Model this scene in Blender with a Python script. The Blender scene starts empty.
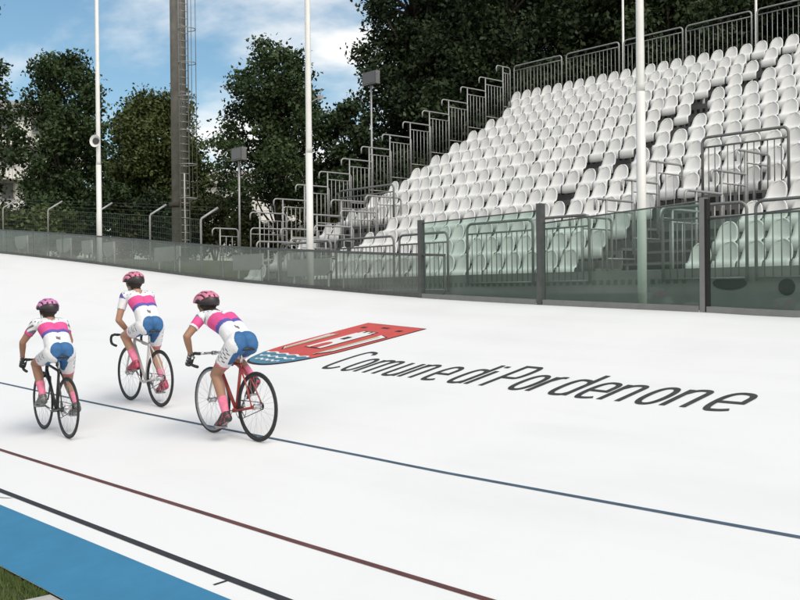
import bpy, bmesh, math, random
import numpy as np
from mathutils import Vector, Matrix, noise as mnoise
R_ = math.radians
scene = bpy.context.scene
COL = scene.collection

# ------------------------------------------------------------------ helpers
def V(*a): return Vector(a)

class MB:
    """collects shapes, then builds ONE mesh object"""
    def __init__(s): s.v=[]; s.f=[]; s.m=[]; s.sm=[]
    def add(s, vs, fs, mi=0, smooth=False):
        b=len(s.v); s.v += [tuple(p) for p in vs]
        for f in fs: s.f.append([b+i for i in f]); s.m.append(mi); s.sm.append(smooth)
    def box(s, lo, hi, mi=0):
        x0,y0,z0=lo; x1,y1,z1=hi
        s.add([(x0,y0,z0),(x1,y0,z0),(x1,y1,z0),(x0,y1,z0),(x0,y0,z1),(x1,y0,z1),(x1,y1,z1),(x0,y1,z1)],
              [(0,3,2,1),(4,5,6,7),(0,1,5,4),(1,2,6,5),(2,3,7,6),(3,0,4,7)], mi)
    def tube(s, pts, r, n=8, mi=0, cap=True, closed=False):
        pts=[Vector(p) for p in pts]; N=len(pts)
        rs = list(r) if hasattr(r,'__len__') else [r]*N
        b=len(s.v); nrm=None
        for i,p in enumerate(pts):
            if closed: t=pts[(i+1)%N]-pts[i-1]
            else: t=pts[min(i+1,N-1)]-pts[max(i-1,0)]
            if t.length<1e-9: t=Vector((0,0,1))
            t.normalize()
            if nrm is None:
                a=Vector((0,0,1)) if abs(t.z)<.9 else Vector((1,0,0))
                nrm=t.cross(a).normalized()
            else:
                nrm=nrm-t*nrm.dot(t)
                if nrm.length<1e-6: nrm=t.orthogonal()
                nrm.normalize()
            bn=t.cross(nrm)
            for k in range(n):
                a=2*math.pi*k/n
                s.v.append(tuple(p+(nrm*math.cos(a)+bn*math.sin(a))*rs[i]))
        L=N if closed else N-1
        for i in range(L):
            for k in range(n):
                j=(i+1)%N
                s.f.append([b+i*n+k,b+i*n+(k+1)%n,b+j*n+(k+1)%n,b+j*n+k]); s.m.append(mi); s.sm.append(True)
        if cap and not closed:
            s.f.append([b+k for k in range(n)][::-1]); s.m.append(mi); s.sm.append(False)
            s.f.append([b+(N-1)*n+k for k in range(n)]); s.m.append(mi); s.sm.append(False)
    def ell(s, c, r, nu=12, nv=8, mi=0, rot=None):
        vs=[];fs=[]
        for j in range(nv+1):
            th=math.pi*j/nv
            for i in range(nu):
                ph=2*math.pi*i/nu
                p=Vector((r[0]*math.sin(th)*math.cos(ph), r[1]*math.sin(th)*math.sin(ph), r[2]*math.cos(th)))
                if rot is not None: p=rot@p
                vs.append(p+Vector(c))
        for j in range(nv):
            for i in range(nu):
                fs.append((j*nu+i,(j+1)*nu+i,(j+1)*nu+(i+1)%nu,j*nu+(i+1)%nu))
        s.add(vs,fs,mi,True)
    def mesh(s, name, mats):
        me=bpy.data.meshes.new(name)
        me.from_pydata(s.v,[],s.f)
        for m in (mats if isinstance(mats,(list,tuple)) else [mats]): me.materials.append(m)
        me.polygons.foreach_set('material_index', s.m)
        me.polygons.foreach_set('use_smooth', s.sm)
        me.update()
        return me
    def build(s, name, mats, parent=None, loc=(0,0,0)):
        o=bpy.data.objects.new(name, s.mesh(name,mats)); COL.objects.link(o)
        o.location=loc
        if parent: o.parent=parent
        return o

def tag(o, label=None, cat=None, group=None, kind=None):
    if label: o['label']=label
    if cat: o['category']=cat
    if group: o['group']=group
    if kind: o['kind']=kind
    return o
def empty(name, loc=(0,0,0), rz=0):
    o=bpy.data.objects.new(name,None); COL.objects.link(o); o.location=loc; o.rotation_euler=(0,0,rz)
    o.empty_display_size=.2
    return o
def dup(o, loc=None, rz=None):
    c=o.copy(); COL.objects.link(c)
    if loc is not None: c.location=loc
    if rz is not None: c.rotation_euler=(0,0,rz)
    for ch in [x for x in bpy.data.objects if x.parent==o and x!=c]:
        k=ch.copy(); COL.objects.link(k); k.parent=c
    return c
def arc(c, r, a0, a1, n, ax, ay):
    """arc points around c in the plane of unit vectors ax, ay"""
    return [c+ax*(r*math.cos(a0+(a1-a0)*i/n))+ay*(r*math.sin(a0+(a1-a0)*i/n)) for i in range(n+1)]

# ------------------------------------------------------------------ materials
def mat(name, col, rough=.6, metal=0., var=0., scale=6., bump=0., bscale=40., spec=.5, col2=None):
    m=bpy.data.materials.new(name); m.use_nodes=True
    nt=m.node_tree; b=nt.nodes['Principled BSDF']
    b.inputs['Roughness'].default_value=rough; b.inputs['Metallic'].default_value=metal
    b.inputs['Specular IOR Level'].default_value=spec
    c=(*col,1)
    b.inputs['Base Color'].default_value=c
    if var>0 or col2:
        tc=nt.nodes.new('ShaderNodeTexCoord'); n=nt.nodes.new('ShaderNodeTexNoise')
        n.inputs['Scale'].default_value=scale; n.inputs['Detail'].default_value=6; n.inputs['Roughness'].default_value=.6
        nt.links.new(tc.outputs['Object'],n.inputs['Vector'])
        r=nt.nodes.new('ShaderNodeValToRGB')
        r.color_ramp.elements[0].position=.3; r.color_ramp.elements[1].position=.7
        lo=tuple(x*(1-var) for x in col); hi=tuple(min(1,x*(1+var)) for x in col)
        if col2: lo,hi=col,col2
        r.color_ramp.elements[0].color=(*lo,1); r.color_ramp.elements[1].color=(*hi,1)
        nt.links.new(n.outputs['Fac'],r.inputs['Fac']); nt.links.new(r.outputs['Color'],b.inputs['Base Color'])
    if bump>0:
        tc=nt.nodes.new('ShaderNodeTexCoord'); n=nt.nodes.new('ShaderNodeTexNoise')
        n.inputs['Scale'].default_value=bscale; n.inputs['Detail'].default_value=4
        nt.links.new(tc.outputs['Object'],n.inputs['Vector'])
        bp=nt.nodes.new('ShaderNodeBump'); bp.inputs['Strength'].default_value=bump; bp.inputs['Distance'].default_value=.02
        nt.links.new(n.outputs['Fac'],bp.inputs['Height']); nt.links.new(bp.outputs['Normal'],b.inputs['Normal'])
    return m

M={}
def build_mats():
    # velodrome surface: white painted concrete with faint tyre streaks along the track and joints
    m=bpy.data.materials.new('white_track'); m.use_nodes=True; nt=m.node_tree; b=nt.nodes['Principled BSDF']
    b.inputs['Roughness'].default_value=.62; b.inputs['Specular IOR Level'].default_value=.3
    tc=nt.nodes.new('ShaderNodeTexCoord')
    def nz(sx,sy,scale,detail):
        mp=nt.nodes.new('ShaderNodeMapping'); mp.inputs['Scale'].default_value=(sx,sy,1)
        nt.links.new(tc.outputs['Object'],mp.inputs['Vector'])
        n=nt.nodes.new('ShaderNodeTexNoise'); n.inputs['Scale'].default_value=scale; n.inputs['Detail'].default_value=detail
        nt.links.new(mp.outputs['Vector'],n.inputs['Vector']); return n
    a=nz(1,.12,1.6,5); c=nz(1,1,.5,6)
    ad=nt.nodes.new('ShaderNodeMath'); ad.operation='ADD'
    nt.links.new(a.outputs['Fac'],ad.inputs[0]); nt.links.new(c.outputs['Fac'],ad.inputs[1])
    r=nt.nodes.new('ShaderNodeValToRGB'); r.color_ramp.elements[0].position=.36*2; r.color_ramp.elements[1].position=.6*2-.15
    ad2=nt.nodes.new('ShaderNodeMath'); ad2.operation='MULTIPLY'; ad2.inputs[1].default_value=1.
    nt.links.new(ad.outputs[0],ad2.inputs[0]); nt.links.new(ad2.outputs[0],r.inputs['Fac'])
    r.color_ramp.elements[0].color=(.765,.763,.755,1); r.color_ramp.elements[1].color=(.81,.808,.80,1)
    nt.links.new(r.outputs['Color'],b.inputs['Base Color'])
    n=nz(1,1,35,4); bp=nt.nodes.new('ShaderNodeBump'); bp.inputs['Strength'].default_value=.08; bp.inputs['Distance'].default_value=.01
    nt.links.new(n.outputs['Fac'],bp.inputs['Height']); nt.links.new(bp.outputs['Normal'],b.inputs['Normal'])
    M['track']=m
    M['blue']=mat('blue_paint',(.042,.205,.36),.6,var=.07,scale=4,bump=.05)
    M['black_line']=mat('black_paint',(.03,.03,.032),.6,var=.25,scale=9)
    M['red_line']=mat('dark_red_paint',(.12,.045,.04),.6,var=.3,scale=5)
    M['blue_line']=mat('dark_blue_paint',(.06,.10,.15),.6,var=.25,scale=5)
    M['grass']=mat('grass_soil',(.045,.08,.018),.9,col2=(.085,.10,.03),scale=9,bump=.6,bscale=60)
    M['blade']=mat('grass_blade',(.05,.11,.02),.8,col2=(.11,.13,.035),scale=14)
    M['slab']=mat('concrete_slab',(.42,.41,.38),.8,var=.18,scale=14,bump=.3)
    M['ground']=mat('field',(.05,.065,.022),.95,col2=(.09,.09,.04),scale=2,bump=.5,bscale=20)
    M['asphalt']=mat('asphalt',(.07,.068,.064),.9,var=.3,scale=5,bump=.4,bscale=90)
    M['seat']=mat('white_plastic',(.80,.80,.78),.5,var=.05,scale=1.5)
    sm=M['seat']; nt=sm.node_tree; b=nt.nodes['Principled BSDF']
    oi=nt.nodes.new('ShaderNodeObjectInfo'); mr=nt.nodes.new('ShaderNodeMapRange'); mr.inputs[3].default_value=.90; mr.inputs[4].default_value=1.03
    nt.links.new(oi.outputs['Random'],mr.inputs[0]); mxs=nt.nodes.new('ShaderNodeVectorMath'); mxs.operation='SCALE'
    src_=b.inputs['Base Color'].links[0].from_socket; nt.links.new(src_,mxs.inputs[0]); nt.links.new(mr.outputs[0],mxs.inputs['Scale']); nt.links.new(mxs.outputs[0],b.inputs['Base Color'])
    M['galv']=mat('galvanised_steel',(.34,.34,.34),.5,metal=.35,var=.15,scale=12)
    M['dark_steel']=mat('dark_painted_steel',(.085,.09,.088),.5,metal=.2,var=.2,scale=10)
    M['grey_post']=mat('grey_painted_post',(.20,.205,.20),.5,metal=.2,var=.1,scale=10)
    M['deck']=mat('steel_deck',(.13,.132,.128),.65,metal=.1,var=.25,scale=3)
    M['front_wall']=mat('grey_panel',(.22,.225,.22),.7,var=.12,scale=2)
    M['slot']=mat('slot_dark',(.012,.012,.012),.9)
    M['white_pole']=mat('white_pole_paint',(.72,.72,.70),.4,var=.05,scale=4)
    M['concrete']=mat('mast_concrete',(.235,.228,.21),.85,var=.25,scale=2.5,bump=.3)
    M['wire']=mat('green_wire',(.08,.11,.09),.6,metal=.1)
    M['bark']=mat('bark',(.055,.045,.035),.9,var=.3,scale=8,bump=.5)
    M['white_wall']=mat('white_render',(.78,.77,.74),.8,var=.05,scale=1)
    M['shutter']=mat('window_dark',(.08,.085,.09),.3)
    M['tile']=mat('roof_tile',(.30,.27,.25),.8,var=.2,scale=4)
    M['pale']=mat('pale_panel',(.45,.45,.43),.6,var=.1,scale=3)
    # bikes / riders
    M['tyre']=mat('tyre',(.022,.022,.023),.7)
    M['rim']=mat('rim_alloy',(.30,.30,.31),.35,metal=.6)
    M['rim_dark']=mat('rim_dark',(.03,.03,.032),.4,metal=.3)
    M['spoke']=mat('spoke',(.45,.45,.46),.35,metal=.7)
    M['chrome']=mat('chrome',(.55,.55,.56),.25,metal=.9)
    M['bar_tape']=mat('bar_tape',(.025,.025,.027),.7)
    M['frame_red']=mat('frame_red',(.30,.045,.035),.35)
    M['frame_black']=mat('frame_black',(.03,.03,.033),.35)
    M['frame_white']=mat('frame_silver',(.58,.58,.57),.35)
    M['saddle']=mat('saddle',(.02,.02,.022),.5)
    M['skin']=mat('skin',(.42,.235,.155),.55,var=.08,scale=8)
    M['skin_tan']=mat('skin_tan',(.34,.185,.12),.55,var=.08,scale=8)
    M['hair']=mat('hair',(.03,.02,.014),.7)
    M['j_white']=mat('jersey_white',(.74,.75,.77),.75,var=.05,scale=10,bump=.55,bscale=13)
    M['j_pink']=mat('jersey_pink',(.70,.085,.28),.75,var=.12,scale=10,bump=.55,bscale=13)
    M['j_blue']=mat('jersey_blue',(.10,.09,.36),.75,var=.08,scale=10)
    M['j_mark']=mat('jersey_print',(.16,.15,.18),.75,var=.3,scale=30)
    M['j_teal']=mat('jersey_collar',(.10,.25,.35),.75)
    M['s_blue']=mat('shorts_blue',(.03,.125,.30),.7,var=.15,scale=10,bump=.45,bscale=13)
    M['cuff']=mat('shorts_cuff',(.60,.16,.22),.7)
    M['sock']=mat('sock_pink',(.72,.20,.32),.8,var=.2,scale=25)
    M['shoe_black']=mat('shoe_black',(.035,.03,.033),.4)
    M['shoe_red']=mat('shoe_red',(.40,.03,.08),.4)
    M['shoe_grey']=mat('shoe_grey',(.10,.10,.10),.4)
    M['shoe_sole']=mat('shoe_sole',(.25,.24,.25),.5)
    M['glove']=mat('glove_dark',(.05,.05,.055),.7)
    M['glove_w']=mat('glove_white',(.55,.55,.55),.7)
    M['h_pink']=mat('helmet_pink',(.60,.20,.30),.3)
    M['h_violet']=mat('helmet_violet',(.56,.22,.42),.3)
    M['h_dark']=mat('helmet_dark',(.03,.022,.028),.4)
    M['sh_red']=mat('emblem_red',(.58,.085,.07),.6,var=.08,scale=6)
    M['sh_black']=mat('emblem_black',(.035,.03,.03),.6)
    M['sh_teal']=mat('emblem_teal',(.07,.21,.30),.6,var=.12,scale=6)
    M['sh_white']=mat('emblem_white',(.78,.78,.76),.6)
    M['sh_gold']=mat('emblem_gold',(.50,.30,.12),.6)
    M['letters']=mat('lettering_black',(.02,.019,.019),.6,col2=(.06,.058,.056),scale=16)
    M['lamp_head']=mat('lamp_head_grey',(.16,.16,.16),.5,metal=.2,var=.3,scale=9)
    M['lamp_glass']=mat('lamp_front',(.12,.12,.125),.2)
    M['horn']=mat('speaker_dark',(.05,.05,.055),.4)
def glass(name, tint, film, filmcol, rough=.02):
    m=bpy.data.materials.new(name); m.use_nodes=True; nt=m.node_tree; nt.nodes.clear()
    o=nt.nodes.new('ShaderNodeOutputMaterial')
    t=nt.nodes.new('ShaderNodeBsdfTransparent'); t.inputs['Color'].default_value=(*tint,1)
    d=nt.nodes.new('ShaderNodeBsdfDiffuse'); d.inputs['Color'].default_value=(*filmcol,1)
    g=nt.nodes.new('ShaderNodeBsdfGlossy'); g.inputs['Roughness'].default_value=rough
    tc=nt.nodes.new('ShaderNodeTexCoord'); n=nt.nodes.new('ShaderNodeTexNoise'); n.inputs['Scale'].default_value=1.3
    n.inputs['Detail'].default_value=5
    nt.links.new(tc.outputs['Object'],n.inputs['Vector'])
    mr=nt.nodes.new('ShaderNodeMapRange'); mr.inputs[1].default_value=.3; mr.inputs[2].default_value=.7
    mr.inputs[3].default_value=film*.7; mr.inputs[4].default_value=film*1.3
    nt.links.new(n.outputs['Fac'],mr.inputs[0])
    m1=nt.nodes.new('ShaderNodeMixShader'); nt.links.new(mr.outputs[0],m1.inputs[0])
    nt.links.new(t.outputs[0],m1.inputs[1]); nt.links.new(d.outputs[0],m1.inputs[2])
    lw=nt.nodes.new('ShaderNodeLayerWeight'); lw.inputs['Blend'].default_value=.5
    pw=nt.nodes.new('ShaderNodeMath'); pw.operation='POWER'; pw.inputs[1].default_value=4.5; nt.links.new(lw.outputs['Facing'],pw.inputs[0])
    fr=nt.nodes.new('ShaderNodeMath'); fr.operation='MULTIPLY_ADD'; fr.inputs[1].default_value=.8; fr.inputs[2].default_value=.035; nt.links.new(pw.outputs[0],fr.inputs[0])
    m2=nt.nodes.new('ShaderNodeMixShader'); nt.links.new(fr.outputs[0],m2.inputs[0])
    nt.links.new(m1.outputs[0],m2.inputs[1]); nt.links.new(g.outputs[0],m2.inputs[2])
    nt.links.new(m2.outputs[0],o.inputs['Surface'])
    return m
def leaf_mat(name, c0, c1):
    m=bpy.data.materials.new(name); m.use_nodes=True; nt=m.node_tree; b=nt.nodes['Principled BSDF']
    b.inputs['Roughness'].default_value=.6; b.inputs['Specular IOR Level'].default_value=.25
    at=nt.nodes.new('ShaderNodeAttribute'); at.attribute_name='leaf_tone'
    r=nt.nodes.new('ShaderNodeValToRGB'); r.color_ramp.elements[0].color=(*c0,1); r.color_ramp.elements[1].color=(*c1,1)
    nt.links.new(at.outputs['Fac'],r.inputs['Fac']); nt.links.new(r.outputs['Color'],b.inputs['Base Color'])
    return m
build_mats()
M['glass_low']=glass('grey_glass',(.60,.67,.635),.42,(.19,.22,.205))
M['glass_tall']=glass('green_glass',(.65,.78,.715),.14,(.12,.19,.165))
M['leaf_dark']=leaf_mat('leaf_dark',(.013,.026,.011),(.046,.070,.027))
M['leaf_left']=leaf_mat('leaf_left',(.019,.037,.014),(.062,.098,.036))
M['leaf_mid']=leaf_mat('leaf_mid',(.028,.04,.014),(.075,.085,.03))
M['leaf_olive']=leaf_mat('leaf_olive',(.036,.056,.016),(.10,.122,.036))

# ------------------------------------------------------------------ track shape
EP=[(-60,-.1),(-10,-.1),(5.4,-.07),(6.65,-.02),(9.26,.07),(11.8,.18),(14.1,.32),(17.8,.57),(23.9,1.09),(30,1.57),(40,2.25),(55,2.7),(90,2.8)]
def e_(a):
    for i in range(len(EP)-1):
        (a0,v0),(a1,v1)=EP[i],EP[i+1]
        if a<=a1 or i==len(EP)-2:
            def sl(j):
                if j<=0 or j>=len(EP)-1: return 0.
                return (EP[j+1][1]-EP[j-1][1])/(EP[j+1][0]-EP[j-1][0])
            h=a1-a0; t=max(0,min(1,(a-a0)/h)); t2,t3=t*t,t*t*t
            return (2*t3-3*t2+1)*v0+(t3-2*t2+t)*h*sl(i)+(-2*t3+3*t2)*v1+(t3-t2)*h*sl(i+1)
XI,XO=2.62,11.0
def zt(x,a): return -.44+.2*x+e_(a)*(x-XI)/(XO-XI)
def zout(a): return zt(XO,a)

track=empty('velodrome_track',(0,0,0)); 
mb=MB()
xs=[XI+(XO-XI)*i/20 for i in range(21)]+[11.18]; ys=[-30+.5*i for i in range(0,230)]
vs=[(x,y,zt(min(x,XO),y)) for y in ys for x in xs]; n=len(xs)
fs=[(j*n+i,j*n+i+1,(j+1)*n+i+1,(j+1)*n+i) for j in range(len(ys)-1) for i in range(n-1)]
mb.add(vs,fs,0,True)
tr=mb.build('velodrome_track',M['track']); bpy.data.objects.remove(track)
tag(tr,'white banked concrete cycling track with painted lines sweeping across the picture','track',kind='structure')
track=tr
def strip(name, x0,x1,y0,y1,m,lift=.004,step=.5):
    mb=MB(); k=max(2,int((y1-y0)/step)+1)
    yy=[y0+(y1-y0)*i/(k-1) for i in range(k)]
    nx=max(2,int((x1-x0)/.2)+2); xx=[x0+(x1-x0)*i/(nx-1) for i in range(nx)]
    mb.add([(x,y,zt(x,y)+lift) for y in yy for x in xx],
           [(j*nx+i,j*nx+i+1,(j+1)*nx+i+1,(j+1)*nx+i) for j in range(k-1) for i in range(nx-1)],0,True)
    o=mb.build(name,m,track); return o
strip('blue_band',XI,3.19,-25,80,M['blue'])
strip('black_line',3.335,3.385,-25,80,M['black_line'])
strip('red_line',3.925,3.965,-25,80,M['red_line'])
strip('blue_line',5.37,5.405,-25,80,M['blue_line'])
# short timing ticks off the black line
mb=MB()
for (ya,xa,yb,xb) in [(5.36,3.335,5.385,3.255)]:
    w=.012
    mb.add([(xa,ya-w,zt(xa,ya)+.004),(xb,yb-w,zt(xb,yb)+.004),(xb,yb+w,zt(xb,yb)+.004),(xa,ya+w,zt(xa,ya)+.004)],[(0,1,2,3)])
pp=[(3.335-.10*t, 8.86+.35*t**1.6) for t in [i/8 for i in range(9)]]
for (xa,ya),(xb,yb) in zip(pp[:-1],pp[1:]):
    mb.add([(xa-.006,ya,zt(xa,ya)+.004),(xa+.006,ya,zt(xa,ya)+.004),(xb+.006,yb,zt(xb,yb)+.004),(xb-.006,yb,zt(xb,yb)+.004)],[(0,1,2,3)])
mb.build('timing_mark',M['black_line'],track)

def polys_on_track(name, polys, m, lift, parent):
    """polygons given as lists of (x,y) laid on the banked surface"""
    bm=bmesh.new()
    for p in polys:
        vv=[bm.verts.new((x,y,0)) for x,y in p]
        f=bm.faces.new(vv)
    bmesh.ops.triangulate(bm,faces=bm.faces[:])
    bm.normal_update()
    for f in bm.faces:
        if f.normal.z<0: f.normal_flip()
    for v in bm.verts: v.co.z=zt(v.co.x,v.co.y)+lift
    me=bpy.data.meshes.new(name); bm.to_mesh(me); bm.free(); me.materials.append(m)
    o=bpy.data.objects.new(name,me); COL.objects.link(o); o.parent=parent
    return o
# --- lettering: single-line letters drawn as painted strokes
XH_,AH,CH=.50,.71,.74
def chaikin(p,closed=False,it=3):
    for _ in range(it):
        q=[] if closed else [p[0]]; n=len(p)
        for i in range(n if closed else n-1):
            a,b=p[i],p[(i+1)%n]; q+=[(a[0]*.75+b[0]*.25,a[1]*.75+b[1]*.25),(a[0]*.25+b[0]*.75,a[1]*.25+b[1]*.75)]
        if not closed: q.append(p[-1])
        p=q
    return p
def glyph(c,w):
    X=XH_
    if c=='o': return [(chaikin([(0,0),(0,X),(w,X),(w,0)],True,4),True)]
    if c=='n': return [([(0,0),(0,X)],False),(chaikin([(0,X*.72),(w*.3,X),(w,X),(w,X*.7)])+[(w,0)],False)]
    if c=='m': return [([(0,0),(0,X)],False)]+[([*chaikin([(q*w/2,X*.76),(q*w/2+w*.15,X),(q*w/2+w/2,X),(q*w/2+w/2,X*.74)]),(q*w/2+w/2,0)],False) for q in (0,1)]
    if c=='u': return [([(0,X)]+chaikin([(0,X*.28),(0,0),(w*.75,0),(w,X*.26)]),False),([(w,X),(w,0)],False)]
    if c=='e': return [([(0.01,X*.47),(w,X*.47)]+chaikin([(w,X*.47),(w,X),(0,X),(0,0),(w*.6,0),(w*.95,.04)]),False)]
    if c=='d': return [(chaikin([(w,X*.8),(w*.8,X),(0,X),(0,0),(w*.8,0),(w,X*.2)]),False),([(w,0),(w,AH)],False)]
    if c=='i': return [([(0,0),(0,X)],False),([(0,X+.13),(0,X+.19)],False)]
    if c=='P': return [([(0,0),(0,CH),(w*.55,CH)]+chaikin([(w*.55,CH),(w*1.05,CH),(w*1.05,CH*.44),(w*.5,CH*.44)])+[(0,CH*.44)],False)]
    if c=='r': return [([(0,0),(0,X)],False),(chaikin([(0,X*.7),(w*.3,X),(w*.7,X)]),False)]
    if c=='C': return [(chaikin([(w,CH*.86),(w*.8,CH),(0,CH),(0,0),(w*.7,0),(w,.11)]),False)]
def ribbon(mb,pts,closed,wd):
    n=len(pts); P=[Vector(p) for p in pts]; q=[]
    P=[p for i,p in enumerate(P) if i==0 or (p-P[i-1]).length>1e-4]; n=len(P)
    for i in range(n):
        d0=(P[i]-P[i-1]) if (i>0 or closed) else (P[1]-P[0]); d1=(P[(i+1)%n]-P[i]) if (i<n-1 or closed) else d0
        d0=d0.normalized(); d1=d1.normalized(); t=(d0+d1)
        t=t.normalized() if t.length>.2 else d1
        k=wd/2/max(.6,t.dot(d0)); nn=Vector((-t.y,t.x))
        q.append((P[i]+nn*k,P[i]-nn*k))
    m=n if closed else n-1
    vs=[]
    for a_,b_ in q: vs+=[a_,b_]
    out=[]
    for v in vs:
        X_,Y_=LX+v.y,LY-v.x
        out.append((X_,Y_,zt(X_,Y_)+.004+mb.lift))
    mb.add(out,[(2*i,2*i+1,2*((i+1)%n)+1,2*((i+1)%n)) for i in range(m)])
    mb.lift+=.00003
LX=7.45
mb=MB(); mb.lift=0
for c,y0,y1 in [('C',9.77,9.53),('o',9.404,9.225),('m',9.135,8.797),('u',8.631,8.45),('n',8.349,8.17),('e',7.985,7.79),('d',7.59,7.40),('i',7.305,7.2),('P',7.09,6.88),
    ('o',6.735,6.54),('r',6.463,6.30),('d',6.215,6.01),('e',5.885,5.68),('n',5.60,5.40),('o',5.235,5.03),('n',4.933,4.73),('e',4.545,4.30)]:
    LY=y0
    for pts,cl in glyph(c,y0-y1): ribbon(mb,pts,cl,.062)
o=mb.build('lettering',M['letters'],track)
o['label']='black lettering Comune di Pordenone painted in narrow strokes on the white track'
# --- coat of arms
T1=Vector((9.447,11.24)); T2=Vector((9.38,9.912)); TIP=Vector((7.28,11.0)); MT=(T1+T2)/2
def sh(u,v): p=T1+(T2-T1)*u+(TIP-MT)*v; return (p.x,p.y)
def outline(g=0.):
    pts=[(g,g*.8),(1-g,g*.8),(1-g,.52)]
    for i in range(1,13):
        t=i/12; pts.append((.5+(.5-g)*math.cos(t*math.pi/2)**.8 if t<1 else .5, .52+(.48-g*1.2)*math.sin(t*math.pi/2)))
    q=[(1-a,b) for a,b in pts[2:-1]][::-1]
    return pts+q
def ol(g,vmin=0,vmax=2): return outline(g)
arms=polys_on_track('coat_of_arms',[[sh(*p) for p in outline(0)]],M['sh_black'],.004,track)
arms['label']='red coat of arms with white gate and teal waves painted on the track'
polys_on_track('red_field',[[sh(*p) for p in outline(.013)]],M['sh_red'],.008,arms)
bot=[p for p in outline(.013) if p[1]>.775]
bl=[(bot[0][0]+.02,.775)]+bot+[(bot[-1][0]-.02,.775)]
polys_on_track('wave_field',[[sh(*p) for p in bl]],M['sh_teal'],.012,arms)
wv=[]
for v0,u0,u1 in [(.775,.13,.87),(.845,.2,.8),(.91,.30,.70)]:
    k=18; top=[];bo=[]
    for i in range(k+1):
        u=u0+(u1-u0)*i/k; w=.012*math.sin(i*2*math.pi/4.5); top.append((u,v0+w-.009)); bo.append((u,v0+w+.009))
    wv.append([sh(*p) for p in top+bo[::-1]])
polys_on_track('wave_line',wv,M['sh_white'],.016,arms)
cas=[[(.09,.33),(.21,.30),(.21,.70),(.13,.66)],[(.79,.24),(.93,.27),(.90,.62),(.79,.72)],
     [(.37,.24),(.63,.24),(.63,.60),(.37,.60)],
     [(.40,.20),(.44,.20),(.44,.23),(.48,.23),(.48,.20),(.53,.20),(.53,.23),(.57,.23),(.57,.20),(.61,.20),(.61,.30),(.40,.30)]]
polys_on_track('gate_outline',[[sh(u+(.012 if u>.5 else -.012),v+(.01 if v>.45 else -.01)) for u,v in c] for c in cas[:3]]+[[sh(*p) for p in [(.385,.185),(.625,.185),(.625,.31),(.385,.31)]]],M['sh_black'],.012,arms)
polys_on_track('gate_tower',[[sh(*p) for p in c] for c in cas],M['sh_white'],.016,arms)
polys_on_track('gate_door',[[sh(*p) for p in [(.185,.30),(.205,.30),(.205,.69),(.185,.68)]],[sh(*p) for p in [(.795,.27),(.815,.27),(.815,.70),(.795,.71)]],
   [sh(*p) for p in [(.14,.33),(.15,.33),(.16,.66),(.15,.66)]],[sh(*p) for p in [(.86,.28),(.87,.28),(.85,.63),(.84,.63)]]],M['sh_gold'],.020,arms)
ar=[(.44,.60),(.44,.52)]+[(.5-.06*math.cos(i*math.pi/8),.52-.05*math.sin(i*math.pi/8)) for i in range(1,8)]+[(.56,.52),(.56,.60)]
polys_on_track('gate_arch',[[sh(*p) for p in ar]],M['sh_red'],.020,arms)
polys_on_track('gate_window',[[sh(*p) for p in [(.46,.34),(.54,.34),(.54,.40),(.46,.40)]]],M['sh_black'],.020,arms)
polys_on_track('letter_mark',[[sh(*p) for p in [(.16,.10),(.24,.10),(.24,.13),(.16,.13)]],[sh(*p) for p in [(.76,.10),(.84,.10),(.84,.13),(.76,.13)]],[sh(*p) for p in [(.44,.07),(.56,.07),(.56,.095),(.44,.095)]]],M['sh_black'],.012,arms)

# ------------------------------------------------------------------ ground
mb=MB()
gx=[-800,-200,-40,-6,0,2.0,2.6,4,7,11.25,12,13.5,15,18,22,26,32,45,80,200,900]
gy=[-800,-200,-60,-30,-10,0,6,10,14,18,20,22,24,26,28,30,33,36,40,46,55,70,100,200,500,1200]
def gz(x,y):
    if x<=2.6: return .045
    if x<11.25:
        return .0+(x-2.6)/(11.25-2.6)*1.25
    b=1.3; t=max(0,min(1,(y-20)/8)); b2=min(zout(min(y,60))-.32,3.6)
    t2=max(0,min(1,(x-30)/30))
    return b+(max(b,b2)-b)*t*(1-t2)
vs=[(x,y,gz(x,y)) for y in gy for x in gx]; n=len(gx)
mb.add(vs,[(j*n+i,j*n+i+1,(j+1)*n+i+1,(j+1)*n+i) for j in range(len(gy)-1) for i in range(n-1)],0,True)
tag(mb.build('ground',M['ground']),'flat grassy ground around the cycling track','ground',kind='structure')
# infield: kerb slab and grass patch beside the blue band
mb=MB(); mb.box((2.16,4.9,.0),(2.612,6.33,.078)); mb.box((1.4,4.9,.0),(2.155,6.33,.076))
tag(mb.build('pavement',M['slab']),'pale concrete paving slabs in the lower left corner beside the blue band','pavement',kind='structure')
# grass blades in the corner of the infield
rng=random.Random(5); mb=MB()
for i in range(16000):
    x=rng.uniform(1.2,2.60); y=rng.uniform(6.34,8.6)
    if rng.random()<.25: x=2.61-abs(rng.gauss(0,.04))
    h=rng.uniform(.02,.06); a=rng.uniform(0,6.283); w=.0035
    lx,ly=rng.uniform(-.03,.03),rng.uniform(-.03,.03); z=.045
    ca,sa=math.cos(a)*w,math.sin(a)*w
    mb.add([(x-ca,y-sa,z),(x+ca,y+sa,z),(x+lx,y+ly,z+h)],[(0,1,2)])
tag(mb.build('grass',M['blade']),'short patchy grass at the inner edge of the blue band','grass',kind='stuff')
mb=MB(); 
ax=[11.24,12.5,14.6,30]; ay=[-30,-10,0,5,10,14,18,20]
mb.add([(x,y,gz(x,y)+.006) for y in ay for x in ax],[(j*4+i,j*4+i+1,(j+1)*4+i+1,(j+1)*4+i) for j in range(len(ay)-1) for i in range(3)])
tag(mb.build('paved_apron',M['asphalt']),'dark asphalt apron between the glass fence and the grandstand','pavement',kind='structure')

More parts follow.
